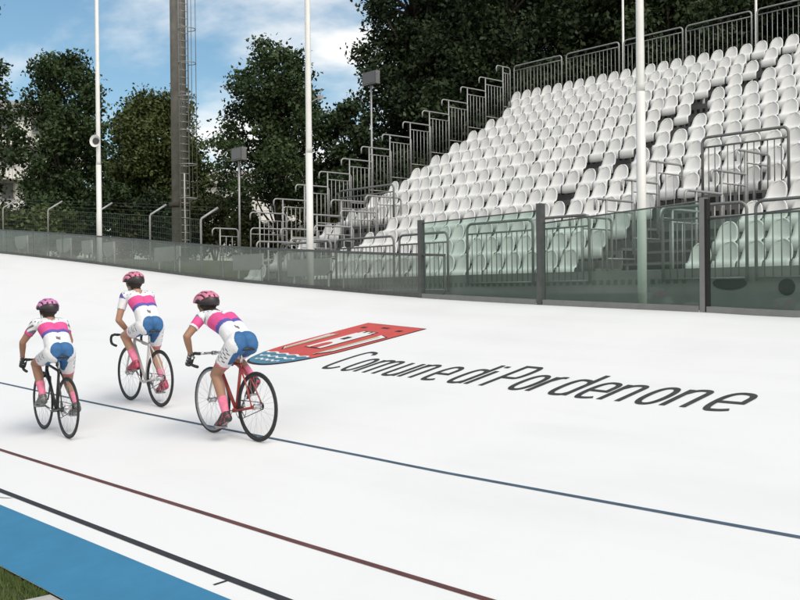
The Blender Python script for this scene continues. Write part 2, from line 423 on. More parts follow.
# ------------------------------------------------------------------ glass fences
low=empty('glass_fence',(11.0,24,zout(24)))
tag(low,'low grey glass fence with dark top rail along the outer edge of the track','fence')
inv=Matrix.Translation(-low.location)
def under(o,p):
    """parent keeping the world place of geometry written in world coordinates"""
    o.parent=p; o.matrix_parent_inverse=Matrix.Translation(-p.location); return o
LOWH=.685
yy=[11.2+.4*i for i in range(0,145)]
mb=MB(); mb.tube([(XO,y,zout(y)+LOWH) for y in yy],.024,6); under(mb.build('top_rail',M['dark_steel']),low)
mb=MB(); 
for a,b in zip(yy[:-1],yy[1:]):
    mb.add([(XO-.03,a,zout(a)-.02),(XO+.03,a,zout(a)-.02),(XO+.03,b,zout(b)-.02),(XO-.03,b,zout(b)-.02),
            (XO-.03,a,zout(a)+.05),(XO+.03,a,zout(a)+.05),(XO+.03,b,zout(b)+.05),(XO-.03,b,zout(b)+.05)],
           [(4,5,6,7),(0,4,7,3),(1,2,6,5)])
under(mb.build('base_rail',M['dark_steel']),low)
y=11.78
while y<66:
    b=y+1.94; mb=MB(); k=4
    for i in range(k):
        a0=y+(b-y)*i/k; a1=y+(b-y)*(i+1)/k
        mb.add([(XO,a0,zout(a0)+.05),(XO,a1,zout(a1)+.05),(XO,a1,zout(a1)+LOWH-.015),(XO,a0,zout(a0)+LOWH-.015)],[(0,1,2,3)])
    under(mb.build('glass_pane',M['glass_low']),low)
    mb=MB(); mb.box((XO-.012,b+.005,zout(b)+.03),(XO+.012,b+.028,zout(b)+LOWH)); under(mb.build('clip_post',M['grey_post']),low)
    y=b+.033
mb=MB(); ex,ey,ez=V(1,0,0),V(0,1,0),V(0,0,1)
c=V(XO,11.28,zout(11.3)+.14)
mb.tube([V(XO,11.2,zout(11.2)+LOWH)]+arc(c,.08,math.pi,1.5*math.pi,5,ey,ez)+[V(XO,11.72,zout(11.7)+.06)],.014,6)
under(mb.build('end_frame',M['dark_steel']),low)

tall=empty('glass_barrier',(11.0,9.2,zout(9.2)))
tag(tall,'tall green tinted glass barrier on dark posts in front of the seats','glass barrier')
posts=[(11.74,1.24,.075,'dark_steel'),(9.25,1.43,.085,'dark_steel'),(6.66,1.40,.07,'grey_post'),(4.05,1.40,.08,'dark_steel'),(1.45,1.4,.08,'dark_steel')]
for y,h,w,mm in posts:
    mb=MB(); mb.box((XO-w*.6,y-w/2,zout(y)-.02),(XO+w*.6,y+w/2,zout(y)+h)); 
    o=under(mb.build('post',M[mm]),tall)
    if mm=='grey_post':
        mb=MB(); mb.box((XO-.04,y-w/2-.034,zout(y)),(XO+.04,y-w/2-.004,zout(y)+h-.02)); q=under(mb.build('glazing_strip',M['slot']),tall)
for (ya,ha,yb,hb) in [(11.69,1.19,9.31,1.33),(9.19,1.15,6.71,1.36),(6.60,1.13,4.10,1.30),(4.0,1.15,1.5,1.3)]:
    k=5; mb=MB()
    for i in range(k):
        a0=ya+(yb-ya)*i/k; a1=ya+(yb-ya)*(i+1)/k; h0=ha+(hb-ha)*i/k; h1=ha+(hb-ha)*(i+1)/k
        mb.add([(XO,a0,zout(a0)+.07),(XO,a1,zout(a1)+.07),(XO,a1,zout(a1)+h1),(XO,a0,zout(a0)+h0)],[(0,1,2,3)])
    under(mb.build('glass_pane',M['glass_tall']),tall)
    mb=MB(); mb.tube([(XO,ya,zout(ya)+ha),(XO,yb,zout(yb)+hb)],.011,6); under(mb.build('edge_trim',M['dark_steel']),tall)
    mb=MB()
    for i in range(k):
        a0=ya+(yb-ya)*i/k; a1=ya+(yb-ya)*(i+1)/k
        z0,z1=zout(a0),zout(a1)
        mb.add([(XO-.05,a0,z0-.03),(XO-.05,a1,z1-.03),(XO-.05,a1,z1+.065),(XO-.05,a0,z0+.065),(XO+.05,a0,z0+.065),(XO+.05,a1,z1+.065)],[(0,1,2,3),(3,2,5,4)])
    under(mb.build('base_rail',M['grey_post']),tall)

# ------------------------------------------------------------------ flag poles
def pole(y,h,r,label,collar=False,bracket=False):
    x=11.5; zb=gz(x,y)
    t=empty('flagpole',(x,y,zb)); tag(t,label,'pole','white poles along the outside of the track')
    mb=MB(); mb.tube([(0,0,0),(0,0,3.4)],r,12); mb.tube([(0,0,3.4),(0,0,3.5),(0,0,h)],[r,r*.86,r*.62],12)
    mb.build('shaft',M['white_pole'],t)
    mb=MB(); mb.tube([(0,0,0),(0,0,.06)],r*2.2,12); mb.build('base_plate',M['galv'],t)
    return t
p1=pole(7.9,11,.064,'thick white pole standing in front of the seats behind the green glass')
p2=pole(15.38,13,.068,'white pole rising beside the left end of the grandstand')
mb=MB(); mb.tube([(0,0,4.35),(.12,-.18,4.45)],.012,6); mb.box((.09,-.26,4.41),(.15,-.17,4.49)); mb.build('bracket',M['galv'],p2)
p3=pole(24.43,13.5,.066,'white pole with a dark round horn speaker halfway up')
sp=MB()
for i,(r,dz) in enumerate([(.115,0)]):
    sp.tube([(-.09,-.06,4.0),(-.10,-.075,4.0),(-.14,-.10,4.0)],[.04,.09,.16],16,cap=False)
hs=sp.build('horn_speaker',M['white_pole'],p3)
sp=MB(); dv=V(-.04,-.025,0).normalized(); sp.tube([V(-.1,-.072,4.0),V(-.1,-.072,4.0)+dv*.03],[.085,.08],14); sp.build('speaker_cone',M['horn'],hs)
sp=MB(); sp.tube([(0,0,4.0),(-.1,-.07,4.0)],.03,8); sp.build('speaker_bracket',M['galv'],hs)
# thin poles behind the stand
for y,l in [(20.22,'thin white pole behind the back railing left of the thick pole'),(15.38,'thin white pole behind the back railing near the right edge')]:
    t=empty('thin_pole',(28.45,y,gz(28.45,y))); tag(t,l,'pole','thin poles behind the back railing')
    mb=MB(); mb.tube([(0,0,0),(0,0,13.5)],[.05,.035],8); mb.build('shaft',M['white_pole'],t)
    mb=MB(); mb.tube([(0,0,0),(0,0,.05)],.12,8); mb.build('base_plate',M['galv'],t)

# ------------------------------------------------------------------ grandstand
S0,H0,TR,RI,PT=27.271,9.219,.861,.473,.47
AE=22.82; NR=15; STY=24.0
def srow(k): return S0-TR*k
def hrow(k): return H0-RI*k+{11:.03,12:.08,13:.14,14:.22}.get(k,0 if k<15 else .3)
def tread(k): return hrow(k)-.77
YR=-4.0
CORR=[(9.75,11.7),(20.55,22.05)]     # stair corridors cut through the lower rows
stand=empty('grandstand',(20,10,1.3)); tag(stand,'tubular steel grandstand of dark stepped decks with slotted risers','grandstand')
def spans(k):
    if k<11: return [(YR,STY)]
    out=[];y=YR
    for a,b in CORR: out.append((y,a)); y=b
    out.append((y,STY)); return out
for k in range(NR):
    s,z=srow(k),tread(k)
    mb=MB()
    for (a,b) in spans(k):
        xf=s-.57; xb=s+TR-.57
        mb.box((xf,a,z-.05),(xb-.012,b,z))
        zr0=tread(k+1)+.0 if k<NR-1 else 1.31
        mb.box((xf-.006,a+.003,zr0+.004),(xf+.018,b-.003,z-.052),1)
        yy=a+.15
        while yy<b-.1:
            mb.box((xf-.009,yy,z-.23),(xf-.0055,yy+.09,z-.13),2); yy+=.17
    under(mb.build('step',[M['deck'],M['front_wall'] if k>=12 else M['deck'],M['slot']]),stand)
for (a,b) in CORR:
    mb=MB()
    for k in range(11,NR+1):
        z=tread(11)-(k-11)*RI if k<NR else 1.5
        for h in range(2):
            xf=srow(k)-.57+(1-h)*TR/2; zz=z-.02+ (0 if h else RI/2-RI/2) - (0 if h==0 else RI/2)
            mb.box((xf,a+.02,zz-.05),(xf+TR/2-.01,b-.02,zz))
    under(mb.build('stair',M['deck']),stand)
# dark wall that closes the back of each stair corridor, end frames and legs
for (a,b) in CORR:
    mb=MB(); x=srow(10)-.57; 
    mb.box((x+.03,a,tread(11)-.3),(x+.06,b,tread(10)-.06)); under(mb.build('corridor_wall',M['deck']),stand)
for yy in (STY+.02,YR):
    mb=MB()
    mb.tube([(srow(0)+.3,yy,tread(0)-.15),(srow(NR-1)-.57,yy,tread(NR-1)-.15)],.05,6)
    for k in range(0,NR,2):
        mb.tube([(srow(k),yy,1.3),(srow(k),yy,tread(k)-.08)],.04,6)
        if k<NR-2: mb.tube([(srow(k),yy,1.4),(srow(k+2),yy,tread(k+2)-.12)],.025,6)
    under(mb.build('side_frame',M['galv']),stand)
mb=MB()
for yy in (20,16,12,8,4,0):
    for k in range(0,NR-1,3): mb.tube([(srow(k),yy,1.3),(srow(k),yy,tread(k)-.06)],.045,6)
under(mb.build('support_frame',M['galv']),stand)
mb=MB(); mb.box((srow(0)+TR-.55,YR,1.3),(srow(0)+TR-.5,STY,tread(0)-.06)); under(mb.build('back_cladding',M['deck']),stand)
mb=MB()
for (a,b) in [(YR,CORR[1][0]),(CORR[1][1],STY)]:
    mb.box((14.36,a,1.3),(14.41,b,2.36))
    yy=a+.12
    while yy<b-.15:
        
        if yy>9.0:
            mb.box((14.352,yy,2.12),(14.3575,yy+.075,2.20),1)
        yy+=.15
under(mb.build('front_wall',[M['front_wall'],M['deck']]),stand)
for a,b,z0,z1 in [(9.22,11.0,3.0,3.93),(20.52,22.85,3.0,3.9)]:
    mb=MB(); mb.box((18.16,a,z0),(18.185,b,z1))
    for zz in (z1-.16,z1-.42,z1-.68):
        yy=a+.1
        while yy<b-.15: mb.box((18.152,yy,zz),(18.1575,yy+.12,zz+.11),1); yy+=.2
    under(mb.build('opening_panel',[M['deck'],M['slot']]),stand)

for cy,cz,ry_,rz_ in [(8.24,2.39,.29,.105),(7.30,2.32,.13,.125)]:  # two flat dark ovals set on the front wall
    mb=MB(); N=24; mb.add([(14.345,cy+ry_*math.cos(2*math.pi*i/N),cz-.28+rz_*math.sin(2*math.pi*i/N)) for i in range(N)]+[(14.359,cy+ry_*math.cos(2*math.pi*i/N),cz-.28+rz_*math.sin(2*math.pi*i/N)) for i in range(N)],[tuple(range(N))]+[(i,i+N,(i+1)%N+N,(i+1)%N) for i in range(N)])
    under(mb.build('dark_oval',M['slot']),stand)
# ------------------------------------------------------------------ seats
def seat_mesh():
    mb=MB(); th=.03; W=.43
    # profile of the shell: from pan front edge, back, up the backrest; outline rounded at the top
    prof=[(-.215,.20),(-.225,.29),(-.222,.355),(-.195,.392),(-.14,.405),(-.095,.425),(-.062,.465),(-.038,.52),(-.018,.59),(-.001,.66),(.012,.715),(.020,.75),(.024,.768)]
    half=[.210,.213,.214,.214,.214,.213,.211,.206,.196,.174,.138,.094,.034]
    n=9; vs=[]
    for (x,z),h in zip(prof,half):
        for i in range(n):
            t=-1+2*i/(n-1); y=t*h
            curl=.028*abs(t)**2.5
            if z<.425: vs.append((x,y,z+curl*.6))
            else: vs.append((x-curl*1.4,y,z))
    fs=[(j*n+i,(j+1)*n+i,(j+1)*n+i+1,j*n+i+1) for j in range(len(prof)-1) for i in range(n-1)]
    me=bpy.data.meshes.new('stadium_seat'); me.from_pydata(vs,[],fs)
    bm=bmesh.new(); bm.from_mesh(me); bmesh.ops.recalc_face_normals(bm,faces=bm.faces[:])
    bmesh.ops.solidify(bm,geom=bm.faces[:],thickness=.02); 
    # pedestal bracket under the pan
    r=bmesh.ops.create_cube(bm,size=1); bmesh.ops.scale(bm,vec=(.05,.05,.36),verts=r['verts']); bmesh.ops.translate(bm,vec=(-.10,0,.195),verts=r['verts'])
    for v in r['verts']:
        for f in v.link_faces: f.material_index=1
    bm.to_mesh(me); bm.free()
    for p in me.polygons: p.use_smooth=True
    me.materials.append(M['seat']); me.materials.append(M['deck']); return me
SEAT=seat_mesh()
# camera model only used here to know which places are empty in the real stand
GAPS={}
GAP_YK=[(2,14.3),(3,14.3)]
MISSING=set()
MISSING={(1, 21), (2, 20), (3, 20), (5, 17), (8, 16), (10, 17), (4, 18), (5, 19), (8, 18), (3, 18), (6, 19), (1, 19), (7, 18)}
ORD=['first','second','third','fourth','fifth','sixth','seventh','eighth','ninth','tenth','eleventh','twelfth','thirteenth','fourteenth','fifteenth']
rng=random.Random(2)
stuffv=[];seatcount=0
A00=23.94
def seat_positions(k):
    y0=A00 if k==0 else AE
    if k==1: y0=A00-PT*1.6
    out=[];i=0
    while True:
        y=y0-PT*i; 
        if y<VIS_END[k]: break
        ok=True
        if k>=11:
            for a,b in CORR:
                if a-.22<y<b+.22: ok=False
        if (k,i) in MISSING: ok=False
        if ok: out.append((i,y))
        i+=1
    return out
VIS_END=[12.2,11.8,11.4,11.0,10.5,10.0,9.5,9.0,8.4,7.8,7.2,6.6,6.0,5.6,5.0]
STUFF_ROWS=(0,1,2,3)
smb=bmesh.new()
for k in range(NR):
    for i,y in seat_positions(k):
        x=srow(k)-.03+rng.uniform(-.006,.006); z=tread(k)
        if k in STUFF_ROWS:
            b0=len(smb.verts); smb.from_mesh(SEAT); smb.verts.ensure_lookup_table()
            for v in smb.verts[b0:]: v.co+=Vector((x,y,z))
        else:
            o=bpy.data.objects.new('stadium_seat',SEAT); COL.objects.link(o); o.location=(x,y,z)
            o.rotation_euler=(rng.uniform(-.02,.02),rng.uniform(-.05,.05),rng.uniform(-.045,.045))
            tag(o,'white plastic shell seat in the %s row down from the back railing'%ORD[k],'seat','white shell seats, %s row'%ORD[k]); seatcount+=1
me=bpy.data.meshes.new('seat_rows'); smb.to_mesh(me); smb.free(); me.materials.clear(); me.materials.append(M['seat']); me.materials.append(M['deck'])
o=bpy.data.objects.new('seat_rows',me); COL.objects.link(o)
tag(o,'four topmost rows of white shell seats below the back railing','seats',kind='stuff')
print('SEATS',seatcount)

# ------------------------------------------------------------------ railings
def panel_mesh(L, h, r=.022, cr=.12, mid=.17, low=.1, sp=.125, top_r=None):
    """standing panel along +X, from x=0 to L, z=0..h: looped frame + bars"""
    f=MB(); ex,ez=V(1,0,0),V(0,0,1)
    pts=[V(0,0,0)]+arc(V(cr,0,h-cr),cr,math.pi,math.pi/2,5,ex,ez)+arc(V(L-cr,0,h-cr),cr,math.pi/2,0,5,ex,ez)+[V(L,0,0)]
    f.tube(pts,r,8); f.tube([(0,0,h-mid),(L,0,h-mid)],r*.7,6); f.tube([(0,0,low),(L,0,low)],r*.7,6)
    b=MB(); k=int(L/sp)
    for i in range(1,k): b.tube([(L*i/k,0,low),(L*i/k,0,h-mid)],r*.4,5)
    return f,b
def hook_mesh(L, h, over=.32, r=.022, cr=.10, mid=.22, low=.08, sp=.15):
    """stair-side panel: post at x=0 and x=-(L-over), handrail runs on and hooks down at the lower end"""
    f=MB(); ex,ez=V(1,0,0),V(0,0,1); xl=-(L-over)
    pts=[V(0,0,0)]+arc(V(-cr,0,h-cr),cr,0,math.pi/2,5,ex,ez)+arc(V(-L+cr,0,h-cr),cr,math.pi/2,math.pi,5,ex,ez)+[V(-L,0,h-cr-.12)]
    f.tube(pts,r,8); f.tube([(xl,0,-.25),(xl,0,h-.01)],r,8)
    f.tube([(xl,0,h-mid),(0,0,h-mid)],r*.7,6); f.tube([(xl,0,low),(0,0,low)],r*.7,6)
    b=MB(); k=max(3,int((L-over)/sp))
    for i in range(1,k): b.tube([(xl*i/k,0,low),(xl*i/k,0,h-mid)],r*.5,5)
    return f,b
def put_panel(fb, loc, rz, label, group, m, name='railing_panel'):
    f,b=fb
    o=f.build(name,m); o.location=loc; o.rotation_euler=(0,0,rz)
    c=b.build('infill_bars',m,o)
    tag(o,label,'railing',group); return o
def copy_panel(src, loc, rz, label):
    o=dup(src,loc,rz); o['label']=label; return o
# back railing
spans_r=[(24.84,22.57),(22.33,20.12),(19.86,17.68),(17.47,15.32),(15.09,12.9),(12.65,10.4)]
names=['back railing panel at the left top corner of the seats','second back railing panel from the left top corner','back railing panel crossed by the thick white pole','back railing panel right of the thick white pole','back railing panel at the upper right edge of the photo','back railing panel beyond the upper right edge']
proto=None
for (a,b),l in zip(spans_r,names):
    zb=tread(0); L=2.24
    if proto is None: proto=put_panel(panel_mesh(L,1.95,r=.026,sp=.15),(28.07,b,zb+.0),math.pi/2,l,'railing panels along the top of the stand',M['galv'])
    else: copy_panel(proto,(28.07,b,zb),math.pi/2,l)
# stair railing at the left end
proto=None
sizes=[(26.91,10.03,.75),(26.56,9.52)]
topz=[9.5,9.04,8.5,8.02,7.56,7.07,6.6,6.16,5.7,5.25,4.79,4.36]; rx=[26.56,25.65,24.74,23.84,22.97,22.08,21.21,20.41,19.55,18.68,17.89,17.08]
for i,(x,z) in enumerate(zip(rx,topz)):
    l='%s hooked railing panel down the left edge of the grandstand'%ORD[i+1]
    if proto is None: proto=put_panel(hook_mesh(1.24,1.42),(x,STY,z-1.42),0,l,'hooked railing panels down the left edge',M['galv'])
    else: copy_panel(proto,(x,STY,z-1.42),0,l)
put_panel(hook_mesh(.72,1.5,over=.34,sp=.2),(26.93,STY,10.03-1.5),0,'topmost short hooked railing panel at the left edge of the grandstand','hooked railing panels down the left edge',M['galv'])
put_panel(panel_mesh(1.25,1.15,sp=.3),(15.85,STY,2.76),0,'rounded railing panel at the foot of the left stair','railings at the foot of the left edge',M['galv'])
put_panel(hook_mesh(.85,.9,over=.25,sp=.25),(15.75,STY+.5,3.0),0,'lowest short railing left of the grandstand by the lamp post','railings at the foot of the left edge',M['galv'])
# barriers above the two stair openings
for (a,b,h,l) in [(9.2,11.03,1.2,'dark barrier railing above the right stair opening'),(20.5,22.9,1.1,'dark barrier railing above the left stair opening')]:
    z=tread(10)+.18
    put_panel(panel_mesh(b-a,h,r=.03,cr=.12,mid=.2,low=.02,sp=.14),(18.2,a,z),math.pi/2,l,'barriers above the stair openings',M['grey_post'])
# hooked rails down both sides of the two stair corridors
proto=None
for ci,(a,b) in enumerate(CORR):
    for si,yy in enumerate((a,b)):
        for k in (10,11,12,13):
            l='%s hooked stair rail from the top on the %s side of the %s stair opening'%(ORD[k-10],['near','far'][si],['right','left'][ci])
            loc=(srow(k)-.15,yy,tread(k)-.3)
            if k==13: loc=(srow(k)-.05,yy,tread(k)-.25)
            if proto is None: proto=put_panel(hook_mesh(1.28,1.22,over=.36,sp=.24,r=.024),loc,0,l,'hooked rails beside the stair openings',M['galv'])
            else: copy_panel(proto,loc,0,l)
# front railing
proto=None
fr=[(20.3,18.3),(18.1,16.1),(15.92,14.45),(13.9,12.2),(12.0,10.9),(9.4,7.9),(7.75,6.1),(5.9,4.2),(4.0,2.4)]
fl=['behind the left low glass','second from the left behind the low glass','beside the dark post where the tall glass begins','in the middle of the first green pane','left of the right stair opening','right of the right stair opening behind the last green pane','second right of the right stair opening','near the right edge behind the green glass','beyond the right edge']
for i,((a,b),l) in enumerate(zip(fr,fl)):
    fm=panel_mesh(a-b,1.22,r=.026,cr=.12,mid=.2,low=.05,sp=.13)
    put_panel(fm,(14.28,b,2.02+(.12 if i>=3 else 0)),math.pi/2,'front railing panel '+l,'front railing panels of the stand',M['grey_post'])

# ------------------------------------------------------------------ lamps, mast, security fence
def lamp(x,y,ztop,label,w=.64,h=.42):
    zb=gz(x,y); t=empty('floodlight',(x,y,zb)); tag(t,label,'lamp','small floodlights on thin posts')
    H=ztop-zb
    mb=MB(); mb.tube([(0,0,0),(0,0,H-h+.05)],.035,8); mb.build('post',M['galv'],t)
    mb=MB(); ang=math.radians(-45)
    o=MB(); o.box((-.09,-w/2,H-h),(.09,w/2,H)); oo=o.build('lamp_head',M['lamp_head'],t)
    g=MB(); g.box((-.102,-w/2+.05,H-h+.05),(-.093,w/2-.05,H-.05)); g.build('lens',M['lamp_glass'],oo)
    br=MB(); br.box((.0,-.04,H-h-.08),(.06,.04,H-h-.003)); br.build('bracket',M['galv'],t)
    return t
lamp(18.0,27.9,6.83,'grey floodlight box on a thin post near the lattice of ladder hoops, lower of two')
lamp(22.95,27.0,9.85,'grey floodlight box on a tall post behind the hooked stair railings',.75,.46)
mx,my=20.0,35.3; mz=gz(mx,my)
mast=empty('light_mast',(mx,my,mz)); tag(mast,'thick grey concrete light mast with caged ladder rising out of frame','mast')
mb=MB(); mb.tube([(0,0,0),(0,0,26)],[.315,.29],20); mb.build('shaft',M['concrete'],mast)
dv=V(.744,-.668,0); fv=V(-.668,-.744,0)
mb=MB(); c0=dv*.30+fv*.22; side=(dv*.55+fv*-.85).normalized(); out=(V(.744,-.668,0)*.66+V(-.668,-.744,0)*.75).normalized()
lc=out*.42; ls=V(-out.y,out.x,0)
for sgn in (-1,1):
    mb.tube([lc+ls*.2*sgn+V(0,0,.3),lc+ls*.2*sgn+V(0,0,25)],.028,6)
mb.build('ladder_rail',M['galv'],mast)
mb=MB(); mb.tube([lc-ls*.2,lc+ls*.2],.016,5); rung=mb.build('ladder_rung',M['galv'],mast,(0,0,.5))
for i in range(1,60):
    c=rung.copy(); COL.objects.link(c); c.location=(0,0,.5+.29*i)
mb=MB()
for i in range(18):
    z=2.4+1.32*i
    mb.tube([lc+ls*.2+V(0,0,z)]+arc(lc+out*.28+V(0,0,z),.34,math.radians(115),math.radians(-115),14,out,ls)+[lc-ls*.2+V(0,0,z)],.018,5)
for a in (-70,0,70):
    p=lc+out*.28+out*.34*math.cos(R_(a))+ls*.34*math.sin(R_(a))
    mb.tube([p+V(0,0,2.4),p+V(0,0,25)],.014,5)
mb.build('ladder_cage',M['galv'],mast)
mb=MB()
for i in range(10):
    z=1.2+2.5*i; mb.tube([out*.3+V(0,0,z),lc+V(0,0,z)],.02,5)
mb.build('ladder_bracket',M['galv'],mast)
mb=MB(); mb.tube([lc+fv*.05+V(0,0,0.2),lc+fv*.12+V(.03,0,1.2),lc+fv*.08+V(.0,0,2.2),lc+fv*.06+V(0,0,3.4)],.03,6); mb.build('cable_pipe',M['pale'],mast)
mb=MB(); mb.tube([(0,0,2.1),(0,0,2.28)],.43,16); mb.build('collar',M['bark'],mast)

sf=empty('mesh_fence',(14,30,gz(14,30))); tag(sf,'green wire mesh security fence with angled post tops behind the glass','fence')
fp=[(14,45.5),(14,41.5),(14,37.85),(14,33.7),(14,29.9),(14,26.43),(14,23.6)]
tops=[6.0,5.72,5.38,5.02,4.68,4.37,4.08]
for (x,y),t in zip(fp,tops):
    mb=MB(); zb=gz(x,y); mb.tube([(x,y,zb),(x,y,t-.06),(x+.02,y-.01,t),(x+.46,y-.12,t+.30)],.032,8); under(mb.build('post',M['galv']),sf)
mb=MB()
for i in range(len(fp)-1):
    (x,y0),(_,y1)=fp[i],fp[i+1]; t0,t1=tops[i],tops[i+1]; z0,z1=gz(x,y0),gz(x,y1)
    for j in range(13):
        f=j/12; mb.tube([(x+.035,y0,z0+.05+(t0-z0-.08)*f),(x+.035,y1,z1+.05+(t1-z1-.08)*f)],.0055 if j not in (0,6,12) else .009,4,cap=False)
    k=26
    for j in range(1,k):
        f=j/k; y=y0+(y1-y0)*f; mb.tube([(x+.035,y,z0+(z1-z0)*f+.05),(x+.035,y,t0+(t1-t0)*f-.03)],.0045,4,cap=False)
    for q in (.35,.7,1.0):
        mb.tube([(x+.46*q,y0-.12*q,t0+.3*q),(x+.46*q,y1-.12*q,t1+.3*q)],.004,4,cap=False)
under(mb.build('wire_mesh',M['wire']),sf)

# pale rounded panels standing behind the low glass
px=[(12.6,32.5,1.0,'rounded'),(12.6,29.2,1.0,'rounded'),(12.6,27.6,.62,'rounded'),(12.6,26.2,.62,'rounded'),(12.6,22.9,1.3,'square'),(12.6,19.2,1.2,'square'),(12.6,16.9,1.5,'square')]
lab=['pale panel with rounded bottom behind the far left of the low glass','pale panel with rounded bottom behind the glass, second from the left','small pale panel with rounded bottom left of the horn speaker pole','small pale panel with rounded bottom nearest the horn speaker pole','square pale panel behind the glass right of the horn speaker pole','pale panel behind the glass under the light mast','wide pale panel behind the glass right of the light mast']
for (x,y,w,sh_),l in zip(px,lab):
    z=zout(y)+LOWH-.20; hh=.42 if sh_=='rounded' else .36
    pts=[(-w/2,0),(w/2,0)]
    if sh_=='rounded': pts+= [(w/2*math.cos(i*math.pi/10)**.6 if i<5 else (0 if i==5 else -w/2*abs(math.cos(i*math.pi/10))**.6), -hh*.3-hh*.7*math.sin(i*math.pi/10)) for i in range(0,11)]
    else: pts+= [(w/2,-hh),(-w/2+.15,-hh),(-w/2,-hh+.1)]
    n=len(pts)
    t=empty('hanging_panel',(x,y,z-hh)); tag(t,l,'panel','pale panels behind the low glass')
    mb=MB(); mb.add([(-.02,p,q+hh) for p,q in pts]+[(.02,p,q+hh) for p,q in pts],[list(range(n)),list(range(2*n-1,n-1,-1))]+[(i,i+n,(i+1)%n+n,(i+1)%n) for i in range(n)])
    mb.build('board',M['pale'],t)
    zb=gz(x,y)-(z-hh)
    mb=MB()
    for s in (-w*.4,w*.4): mb.tube([(.05,s,zb),(.05,s,hh)],.025,6)
    mb.build('leg',M['galv'],t)

# ------------------------------------------------------------------ trees
def leaf_mesh(name, clumps, tones, leaf, per, spread, seed, m, flat=.5):
    r=np.random.RandomState(seed); n=len(clumps)
    c=np.repeat(np.array(clumps),per,axis=0); t=np.repeat(np.array(tones),per)
    N=len(c)
    c=c+r.normal(0,1,(N,3))*np.array([spread,spread,spread*.6])
    a=r.normal(0,1,(N,3)); a/=np.linalg.norm(a,axis=1)[:,None]
    nn=r.normal(0,1,(N,3))+np.array([0,0,flat]); nn/=np.linalg.norm(nn,axis=1)[:,None]
    a=np.cross(nn,a); a/=np.linalg.norm(a,axis=1)[:,None]; b=np.cross(nn,a)
    s=leaf*r.uniform(.6,1.35,(N,1))
    a=a*s; b=b*s*.62; bend=nn*s*.22
    P=np.stack([c-a,c+b-a*.15-bend,c+a,c-b-a*.15-bend],axis=1).reshape(-1,3)
    me=bpy.data.meshes.new(name)
    me.vertices.add(4*N); me.vertices.foreach_set('co',P.ravel())
    me.loops.add(4*N); me.loops.foreach_set('vertex_index',np.arange(4*N,dtype=np.int32))
    me.polygons.add(N); me.polygons.foreach_set('loop_start',np.arange(0,4*N,4,dtype=np.int32))
    me.update(calc_edges=True)
    at=me.attributes.new('leaf_tone','FLOAT','FACE'); at.data.foreach_set('value',np.clip(t+r.normal(0,.16,N),0,1).astype(np.float32))
    me.materials.append(m); me.validate()
    return me
def tree(name,label,x,y,H,R,base,seed,m,nl=26,per=13,leaf=.12,cl=62,peak=.36,group='trees behind the track',trunk_r=.2,sx=1.0,lob=.30):
    r=random.Random(seed); zb=gz(x,y)-.05
    t=empty(name,(x,y,zb)); tag(t,label,'tree',group)
    tk=MB(); limbs=MB()
    tp=[V(r.uniform(-.15,.15)*i*.3,r.uniform(-.15,.15)*i*.3,H*.8*i/6) for i in range(7)]
    tk.tube(tp,[trunk_r*(1-.13*i) for i in range(7)],9)
    clumps=[];tones=[]
    lobes=[]
    for i in range(nl):
        f=(i+.5)/nl; h=base+(H-base)*(f**.85)*.97
        tt=(h-base)/(H-base)
        pr=max(.10,1-((tt-peak)/(1.04-peak if tt>peak else peak+.55))**2)**.62
        a=i*2.39996+r.uniform(-.5,.5)
        rr=R*pr*r.uniform(.42,.86)
        lr=R*lob*r.uniform(.7,1.25)*(.6+.5*pr)
        lobes.append((V(rr*math.cos(a)*sx,rr*math.sin(a),h),lr))
    lobes.append((V(0,0,H-R*.16),R*.2))
    for i in range(int(nl*.35)):
        h=base+(H-base)*r.uniform(.08,.7); lobes.append((V(r.uniform(-.3,.3)*R,r.uniform(-.3,.3)*R,h),R*lob*1.1))
    for c,lr in lobes:
        lt=r.uniform(.2,.75)
        k=int(cl*(lr/(R*lob))**2)
        for j in range(k):
            d=V(r.gauss(0,1),r.gauss(0,1),r.gauss(0,1)).normalized()
            q=r.random()**.4
            p=c+V(d.x*lr,d.y*lr,d.z*lr*.8)*q*(1+.3*mnoise.noise(c*3+d*2))
            clumps.append(tuple(p)); tones.append(lt+r.uniform(-.12,.12))
        s=tp[min(6,max(1,int((c.z-lr*1.2)/(H*.8)*6)))]
        mid=s.lerp(c,.55)+V(0,0,-.25)
        limbs.tube([s,mid,c],[trunk_r*.33,trunk_r*.2,.02],6)
    tko=tk.build('trunk',M['bark'],t); limbs.build('limb',M['bark'],tko)
    me=leaf_mesh('crown',clumps,tones,leaf,per,R*.05+.07,seed+7,m)
    o=bpy.data.objects.new('crown',me); COL.objects.link(o); o.parent=t
    return t
tree('broadleaf_tree','tree cut by the left edge of the photo with a thin dark crown',17.3,51.6,13.8,2.9,2.5,3,M['leaf_left'],nl=20,cl=28)
tree('broadleaf_tree','tall pointed dark tree behind the white pole with the horn speaker',20.1,46.5,10.1,2.8,1.2,11,M['leaf_left'],nl=58,cl=30,leaf=.10,per=12,lob=.22,peak=.28)
tree('broadleaf_tree','broad rounded olive green tree directly behind the light mast',28.3,52.5,10.0,3.9,.8,21,M['leaf_olive'],nl=40,cl=84,leaf=.105,peak=.3)
tree('broadleaf_tree','dark tree with sky showing through between the light mast and the grandstand',27.2,38.8,10.2,3.15,2.6,31,M['leaf_left'],nl=60,cl=27,leaf=.095,per=12,lob=.215,peak=.28)
tree('broadleaf_tree','slim dark tree filling the gap right of the white pole beside the grandstand',29.7,36.5,7.6,2.0,.8,77,M['leaf_dark'],nl=30,cl=34,leaf=.105,per=12,lob=.3)
